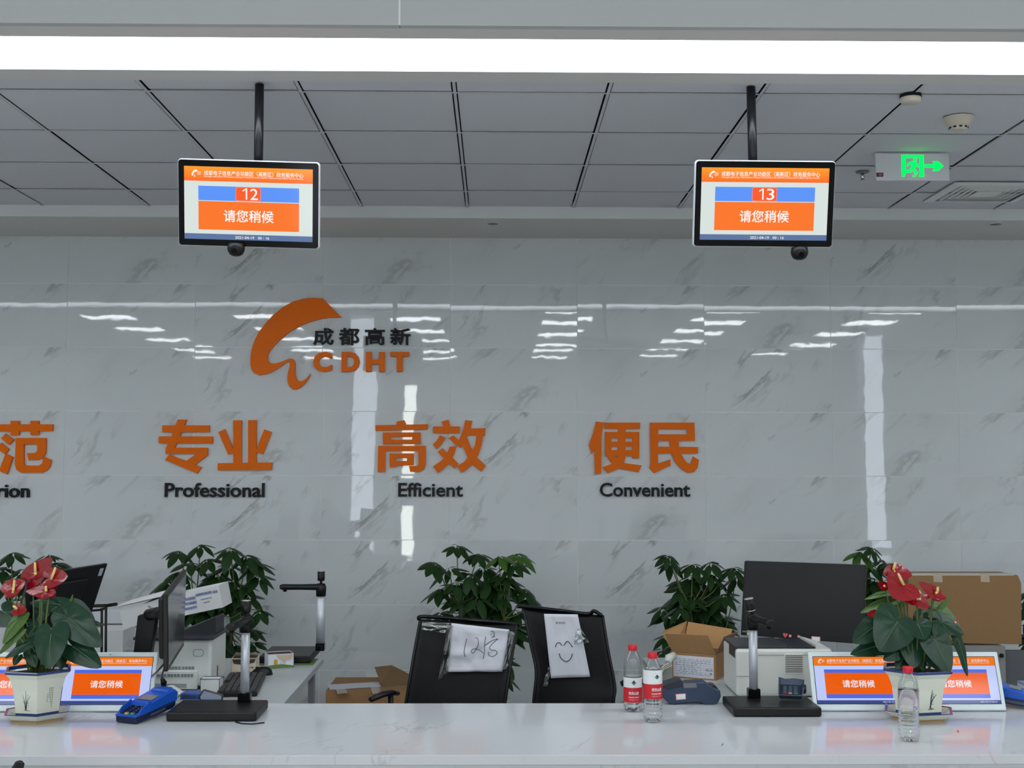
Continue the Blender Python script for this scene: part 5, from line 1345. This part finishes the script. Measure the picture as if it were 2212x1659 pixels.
# ================================================================== CARD TERMINALS AND SMALL THINGS
def terminal(label, loc, rz, m1, m2):
    t = thing('card_terminal', label, 'card terminal', (0, 0, 0))
    g = MB(); prof = [(0, .004), (.004, 0), (.17, 0), (.185, .006), (.19, .020), (.0, .020)]
    g.prism([(-.038, y, z) for y, z in prof], (.076, 0, 0)); g.build('lower_shell', m2, t, bevel=.003)
    g = MB(); prof = [(-.002, .020), (.192, .020), (.200, .045), (.185, .058), (.075, .046), (.065, .034), (0, .026)]
    g.prism([(-.040, y, z) for y, z in prof], (.080, 0, 0)); up = g.build('upper_shell', m1, t, bevel=.003)
    for s in (-1, 1):
        g = MB(); g.prism([(s * .040, .012, .026), (s * .040, .072, .034), (s * .040, .072, .052), (s * .040, .030, .040)], (-s * .005, 0, 0)); g.build('keypad_guard', m1, t)
    g = MB()
    for r_ in range(5):
        for c_ in range(3): g.box((-.021 + .021 * c_, .013 + r_ * .0115, .0285 + r_ * .0016), (.013, .0075, .006))
    g.build('keys', mat('key_dark_blue', (18, 26, 44), .4), t, bevel=.001)
    g = MB(); g.box((.021, .006, .0295), (.012, .007, .005)); o = g.build('confirm_key', mat('key_green', (60, 150, 110), .4), t); o['label'] = 'green confirm key'
    g = MB(); g.box((.0, .006, .0295), (.012, .007, .005)); o = g.build('clear_key', mat('key_yellow', (196, 170, 90), .4), t); o['label'] = 'yellow clear key'
    g = MB(); g.prism([(-.028, .086, .0482), (.028, .086, .0482), (.028, .122, .0520), (-.028, .122, .0520)], (0, 0, .0012)); g.build('screen', mat('lcd_grey', (110, 116, 116), .2), t)
    g = MB(); g.box((0, .172, .052), (.064, .038, .022)); g.build('paper_roll_cover', m1, t, bevel=.008, seg=3)
    g = MB()
    for s in (-1, 1): g.box((s * .0392, .10, .010), (.0012, .07, .007))
    g.build('grip_slots', mat('slot_grey', (70, 84, 104), .4), t)
    t.location = loc; t.rotation_euler = (radians(6), 0, rz); t.scale = (1.12, 1.12, 1.12); return t
q = PZ(276, 1566, ZC)
terminal('blue card terminal beside the left document scanner', Vector((q.x - .012, q.y + .02, ZC + .0005)), radians(-24), M_blue, mat('blue_dark', (14, 26, 66), .4))
q = PZ(2226, 1534, ZC)
terminal('blue card terminal cut by the right picture edge', Vector((q.x + .07, q.y + .01, ZC + .0005)), radians(62), M_blue, mat('blue_dark', (14, 26, 66), .4))

cT = lambda x, y, Y_: P(1300 + x / 3.95, 1180 + y / 3.95, Y_)
Yp = PZ(1490, 1522.5, ZC).y
t = thing('card_terminal', 'navy card terminal lying beside the pair of bottles', 'card terminal', Vector((cT(760, 1350, Yp).x, Yp + .035, ZC)))
out = [(513, 1200), (648, 1150), (682, 1158), (692, 1190), (720, 1168), (880, 1160), (930, 1195), (1010, 1230), (1018, 1285), (990, 1340), (940, 1357), (875, 1352), (840, 1332), (720, 1335), (620, 1352), (575, 1347), (522, 1292)]
g = MB(); g.prism([cT(x, y, Yp) for x, y in out], (0, .075, 0)); g.build('shell', M_navy, t, bevel=.004, seg=3)
g = MB(); g.prism([cT(x, y, Yp - .001) for x, y in [(508, 1196), (650, 1144), (688, 1150), (700, 1200), (560, 1225)]], (0, .078, 0)); g.build('keypad_guard', M_navyd, t, bevel=.002)
g = MB(); p0 = cT(948, 1232, Yp + .004); g.cyl(p0, p0 + Vector((0, .067, 0)), .0195, n=32); g.build('paper_roll_cover', mat('smoke_cover', (34, 34, 38), .15), t)
g = MB(); g.prism([cT(x, y, Yp - .0008) for x, y in [(692, 1170), (805, 1166), (812, 1206), (700, 1210)]], (0, .002, 0)); g.build('screen', mat('lcd_grey', (110, 116, 116), .2), t)
g = MB(); g.prism([cT(x, y, Yp - .0012) for x, y in [(630, 1262), (716, 1256), (718, 1306), (634, 1313)]], (0, .001, 0)); o = g.build('sticker', M_pink, t, bevel=.0005); o['label'] = 'pink bordered white sticker'
g = MB(); g.prism([cT(x, y, Yp - .0018) for x, y in [(636, 1267), (710, 1262), (712, 1301), (640, 1307)]], (0, .0008, 0)); g.build('sticker_face', M_labelwhite, o)

# keypad on the right scanner base
zb = ZC + .0335
q = PZ(1708, 1512, zb)
t = thing('pin_pad', 'navy keypad with shield standing on the right document scanner base', 'keypad', (q.x, q.y, zb))
R = Matrix.Translation((q.x, q.y, zb + .002)) @ Matrix.Rotation(radians(-14), 4, 'Z') @ Matrix.Rotation(radians(13), 4, 'X') @ Matrix.Diagonal((1, 1, .8, 1))
g = MB(R); g.prism([(-.040, 0, .004), (-.034, 0, .0), (.034, 0, 0), (.038, 0, .004), (.040, 0, .020), (-.042, 0, .020)], (0, .075, .012)); g.build('body', M_navyd, t, bevel=.003)
g = MB(R); g.prism([(-.036, .004, .0205), (.030, .004, .0205), (.034, .060, .032), (-.034, .060, .032)], (0, 0, .0015)); g.build('key_field', mat('key_field', (26, 38, 54), .4), t)
g = MB(R)
for r_ in range(4):
    for c_ in range(3): g.box((-.020 + .0185 * c_, .020 + r_ * .0105, .026 + r_ * .0022), (.012, .006, .004))
g.build('keys', mat('key_pale_blue', (80, 96, 112), .4), t)
for x, c_ in ((-.020, (150, 50, 60)), (-.0015, (196, 146, 110)), (.018, (46, 130, 100))):
    g = MB(R); g.box((x, .009, .0240), (.013, .0075, .005)); o = g.build('function_key', mat('fkey_%d' % c_[0], c_, .4), t, bevel=.001); o['label'] = {150: 'red cancel key', 196: 'yellow clear key', 46: 'green confirm key'}[c_[0]]
g = MB(R); g.prism([(-.043, .0, .018), (-.043, .072, .028), (-.043, .085, .056), (-.043, .020, .044)], (.005, 0, 0)); g.prism([(.040, .0, .018), (.040, .072, .028), (.044, .085, .052), (.042, .030, .040)], (.004, 0, 0)); g.prism([(-.043, .072, .026), (.042, .072, .026), (.046, .085, .050), (.01, .085, .054), (-.02, .085, .050), (-.043, .085, .058)], (0, .004, 0)); g.build('shield', M_navy, t)
g = MB(R); g.box((.045, .06, .020), (.02, .04, .03)); g.build('side_grip', M_navy, t, bevel=.006)

# keyboard, mouse, tissue boxes, small boxes on the left desk
ka, kb = PZ(574, 1464, ZC), PZ(554, 1507, ZC)
ctr = Vector(((ka.x + kb.x) / 2 - .075, (ka.y + kb.y) / 2, ZC)); an = math.atan2(kb.x - ka.x, ka.y - kb.y)
t = thing('keyboard', 'black computer keyboard behind the left document scanner', 'keyboard', ctr)
R = Matrix.Translation(ctr) @ Matrix.Rotation(an * 1.0 + 0.0, 4, 'Z')
g = MB(R); g.box((0, 0, .011), (.150, .42, .018)); g.build('body', M_black, t, bevel=.004)
g = MB(R); rr = random.Random(2)
for r_ in range(6):
    for k in range(20):
        if r_ == 0 and 5 < k < 11: continue
        g.box((-.058 + r_ * .0225 + (.003 if r_ == 5 else 0), -.196 + k * .0205, .0225), (.0185, .0172, .006))
g.build('keys', M_key, t)
q = PZ(563, 1460, ZC)
t = thing('computer_mouse', 'black computer mouse beside the beige tissue box', 'mouse', (q.x, q.y + .03, ZC))
g = MB(); c = Vector((q.x, q.y + .03, ZC))
g.grid(lambda u, v: c + Vector((.044 * (2 * u - 1) * sqrt(max(0, 1 - (2 * v - 1) ** 2 * .9)) * 1.0, .031 * (2 * v - 1), .001 + .036 * max(0, (1 - (2 * u - 1) ** 2)) ** .45 * max(0, (1 - (2 * v - 1) ** 2)) ** .5 * (.75 + .25 * u))), 20, 16)
ms = g.build('body', M_black, t, solid=.002)
g = MB(); g.box(c + Vector((-.020, -.004, .030)), (.014, .006, .006)); g.build('scroll_wheel', M_darkmetal, t)
def tissue(label, px0, px1, py0, py1, rz, mb_, mt_, dep, extra=None):
    a, b = PZ(px0, py1, ZC), PZ(px1, py1, ZC); w = (b.x - a.x); h = P(px0, py0, a.y).z - ZC
    c = Vector(((a.x + b.x) / 2, a.y + dep / 2, ZC)); t = thing('tissue_box', label, 'tissue box', c)
    R = Matrix.Translation(c) @ Matrix.Rotation(rz, 4, 'Z')
    g = MB(R); g.bx(-w / 2, w / 2, -dep / 2, -dep / 2 + .002, 0.0006, h); g.bx(-w / 2, w / 2, dep / 2 - .002, dep / 2, .0006, h); g.bx(-w / 2, -w / 2 + .002, -dep / 2, dep / 2, .0006, h); g.bx(w / 2 - .002, w / 2, -dep / 2, dep / 2, .0006, h); g.bx(-w / 2, w / 2, -dep / 2, dep / 2, .0006, .003); bo = g.build('body', mb_, t)
    g = MB(R); g.bx(-w / 2 + .001, w / 2 - .001, -dep / 2 + .001, dep / 2 - .001, h - .004, h - .002); g.build('opening', mt_, t)
    return t, R, w, h, bo
M_brown = mat('dark_brown', (58, 42, 36), .6)
t, R, w, h, bo = tissue('beige tissue box with dark top behind the scanner pole', 498, 552, 1422, 1452, radians(4), mat('beige_card', (206, 190, 168), .7), M_brown, .10)
g = MB(R); g.prism([(-w / 2, .02, h), (w / 2, .03, h), (w / 2 - .01, .01, h + .016), (.0, .0, h + .010), (-w / 2 + .01, 0, h + .018)], (0, .004, 0)); g.build('torn_flap', mat('beige_card', (206, 190, 168), .7), t)
g = MB(R)
for k in range(5): g.bx(.004 + k * .0075, .009 + k * .0075, -.0515, -.05, .016 + (k % 2) * .002, .022)
g.build('print', M_brown, bo)
g = MB(R); g.prism([(-w / 2 + .003, -.0512, h - .004), (w / 2 - .004, -.0512, h - .003), (w / 2 - .01, -.0512, h - .018), (0, -.0512, h - .028), (-w / 2 + .01, -.0512, h - .022)], (0, .0008, 0)); g.build('print_band', M_brown, bo)
t, R, w, h, bo = tissue('white tissue box with green and yellow picture beside the far document scanner', 571, 627, 1413, 1444, radians(20), mat('tissue_white', (216, 218, 226), .6), M_brown, .085)
g = MB(R); d2 = -.0435; g.prism([(-w / 2, d2, .002), (w / 2, d2, .002), (w / 2, d2, .010), (0, d2, .018), (-w / 2, d2, .014)], (0, .0006, 0)); g.build('green_picture', mat('grass_green', (96, 120, 52), .6), bo)
g = MB(R); g.prism([(-.030, d2 - .0005, .018), (-.014, d2 - .0005, .016), (-.014, d2 - .0005, .036), (-.022, d2 - .0005, .040), (-.030, d2 - .0005, .036)], (0, .0005, 0)); g.build('yellow_picture', mat('ochre', (196, 150, 64), .6), bo)
g = MB(R); g.prism([(-.022, d2 - .0006, h - .003), (w / 2 - .004, d2 - .0006, h - .003), (w / 2 - .008, d2 - .0006, h - .022), (.014, d2 - .0006, h - .030), (-.008, d2 - .0006, h - .022)], (0, .0006, 0)); g.build('tan_picture', mat('tan_print', (198, 176, 150), .6), bo)
g = MB(R); text(g, 'LOJ', .022, .014, cx=.008, cz=.024, y=d2 - .0008, offset=.02); g.build('print', mat('print_pale', (176, 184, 176), .6), bo)
a = PZ(557, 1437, ZC); b = PZ(676, 1437, ZC)
t = thing('green_mat', 'thin green pad under the far document scanner', 'mat', ((a.x + b.x) / 2, a.y + .08, ZC))
g = MB(); g.bx(a.x, b.x, a.y, a.y + .16, ZC + .0003, ZC + .0017); g.build('pad', mat('pad_green', (92, 116, 58), .7), t)

q0, q1 = PZ(432, 1498, ZC), PZ(474, 1498, ZC); h = P(450, 1467, q0.y).z - ZC
t = thing('small_box', 'small open white box with dark rim behind the left scanner pole', 'box', ((q0.x + q1.x) / 2, q0.y + .03, ZC))
g = MB(); w = q1.x - q0.x; g.bx(q0.x, q1.x, q0.y, q0.y + .002, ZC + .0005, ZC + h); g.bx(q0.x, q1.x, q0.y + .06, q0.y + .062, ZC + .0005, ZC + h); g.bx(q0.x, q0.x + .002, q0.y, q0.y + .062, ZC + .0005, ZC + h); g.bx(q1.x - .002, q1.x, q0.y, q0.y + .062, ZC + .0005, ZC + h); g.bx(q0.x, q1.x, q0.y, q0.y + .062, ZC + .0005, ZC + .003); g.bx(q0.x + .002, q1.x - .002, q0.y + .002, q0.y + .06, ZC + h - .010, ZC + h - .008); g.build('body', M_white, t)
g = MB(); z_ = ZC + h
g.tube([(q0.x, q0.y, z_), (q1.x, q0.y, z_), (q1.x, q0.y + .06, z_), (q0.x, q0.y + .06, z_), (q0.x, q0.y, z_)], .0016, 6); g.build('rim', mat('rim_blue_grey', (74, 86, 110), .4), t)

cS = lambda x, y, Y_: P(290 + x / 7.135, 1380 + y / 7.135, Y_)
Yz = 4.64
def standing(name, label, cat, pts, Y_, th, m_, pn='body', bev=0):
    c = sum([cS(x, y, Y_) for x, y in pts], Vector()) / len(pts)
    t = thing(name, label, cat, (c.x, Y_ + th / 2, ZC)); g = MB(); g.prism([cS(x, y, Y_) for x, y in pts], (0, th, 0)); g.build(pn, m_, t, bevel=bev); return t
t = standing('card_reader', 'small white and black card reader behind the blue terminal', 'card reader', [(480, 760), (540, 755), (700, 860), (640, 940), (250, 945), (250, 862)], 4.60, .06, M_white, bev=.002)
g = MB(); g.prism([cS(x, y, 4.5985) for x, y in [(245, 862), (478, 762), (468, 884), (300, 905)]], (0, .002, 0)); g.build('black_top', M_blackgl, t)
t = standing('tray', 'shallow blue tray behind the left document scanner', 'tray', [(715, 850), (760, 838), (1000, 852), (1010, 940), (700, 940)], 4.60, .07, mat('tray_blue', (44, 84, 160), .35), pn='shell', bev=.002)
g = MB(); g.prism([cS(x, y, 4.5985) for x, y in [(735, 862), (960, 872), (950, 915), (730, 915)]], (0, .002, 0)); g.build('inner_face', mat('tray_inner', (52, 56, 84), .4), t)
t = standing('smartphone', 'phone with grey screen leaning behind the left scanner base', 'phone', [(1060, 780), (1090, 782), (1370, 865), (1360, 950), (1010, 950), (985, 900)], 4.59, .009, mat('phone_edge', (54, 56, 64), .3), bev=.002)
g = MB(); g.prism([cS(x, y, 4.5885) for x, y in [(1075, 800), (1345, 878), (1340, 940), (1030, 935), (1015, 900)]], (0, .001, 0)); g.build('screen', mat('phone_screen', (150, 158, 176), .15), t)
# loose bits on the counter
q = PZ(540, 1562, ZC)
t = thing('cable_end', 'short dark cable end on the counter before the left scanner', 'cable', (q.x, q.y, ZC)); g = MB()
g.tube([PZ(509, 1559.5, ZC + .002), PZ(522, 1563, ZC + .002), PZ(545, 1564, ZC + .002), PZ(571, 1561, ZC + .002)], .0022, 8); g.build('cable', M_black, t)
g = MB(); g.tube([PZ(1872 + 196, 1577, ZC + .0015), PZ(2069, 1579, ZC + .002), PZ(2071, 1581.5, ZC + .0015)], [.0006, .0016, .0006], 6, flat=(1, .5)); o = g.build('petal', mat('dark_red_petal', (130, 30, 36), .5))
tag(origin(o, PZ(2069, 1579, ZC)), 'tiny dark red petal on the counter right of the single bottle', 'petal')
g = MB(); g.tube([PZ(1557.5, 1611, ZC + .0012), PZ(1561, 1608, ZC + .0014), PZ(1562, 1605, ZC + .0012)], [.0004, .0012, .0004], 6, flat=(1, .5)); o = g.build('ink_mark', mat('ink_blue', (44, 60, 120), .5))
tag(origin(o, PZ(1560, 1608, ZC)), 'tiny blue ink mark near the front edge of the counter', 'mark')
g = MB()
for k, (x0_, y0_, x1_, y1_, x2_, y2_) in enumerate([(388, 1502, 404, 1497, 422, 1492), (466, 1464, 474, 1461, 484, 1463)]):
    g.tube([PZ(x0_, y0_, ZC + .002), PZ(x1_, y1_, ZC + .002), PZ(x2_, y2_, ZC + .002)], .0022, 6)
o = g.build('desk_cable', M_black); tag(origin(o, PZ(404, 1497, ZC)), 'thin black cable on the side desk beside the left printer', 'cable')
# visitor chair before the counter: one back post reaches into the picture
tp = P(43, 1652, 3.50)
t = thing('visitor_chair', 'black visitor chair whose back post tip shows before the counter', 'chair', (tp.x - .18, 3.2, 0))
for dx in (0, -.36):
    g = MB(); g.tube([tp + Vector((dx + .001, 0, .010)), tp + Vector((dx, 0, .005)), tp + Vector((dx - .012, -.01, -.03)), Vector((tp.x + dx - .02, 3.42, .45)), Vector((tp.x + dx - .02, 3.48, .01))], [.006, .013, .019, .015, .013], 12); g.build('back_post', M_black, t)
    g = MB(); g.tube([(tp.x + dx - .02, 3.02, .44), (tp.x + dx - .02, 2.98, .01)], .013, 10); g.build('front_leg', M_black, t)
g = MB(); g.bx(tp.x - .37, tp.x - .03, 3.0, 3.42, .43, .47); g.build('seat', mat('black_fabric', (18, 18, 20), .9), t, bevel=.015)
g = MB(); g.bx(tp.x - .35, tp.x - .05, 3.425, 3.45, .52, tp.z - .05); g.build('backrest', mat('black_fabric', (18, 18, 20), .9), t, bevel=.01)
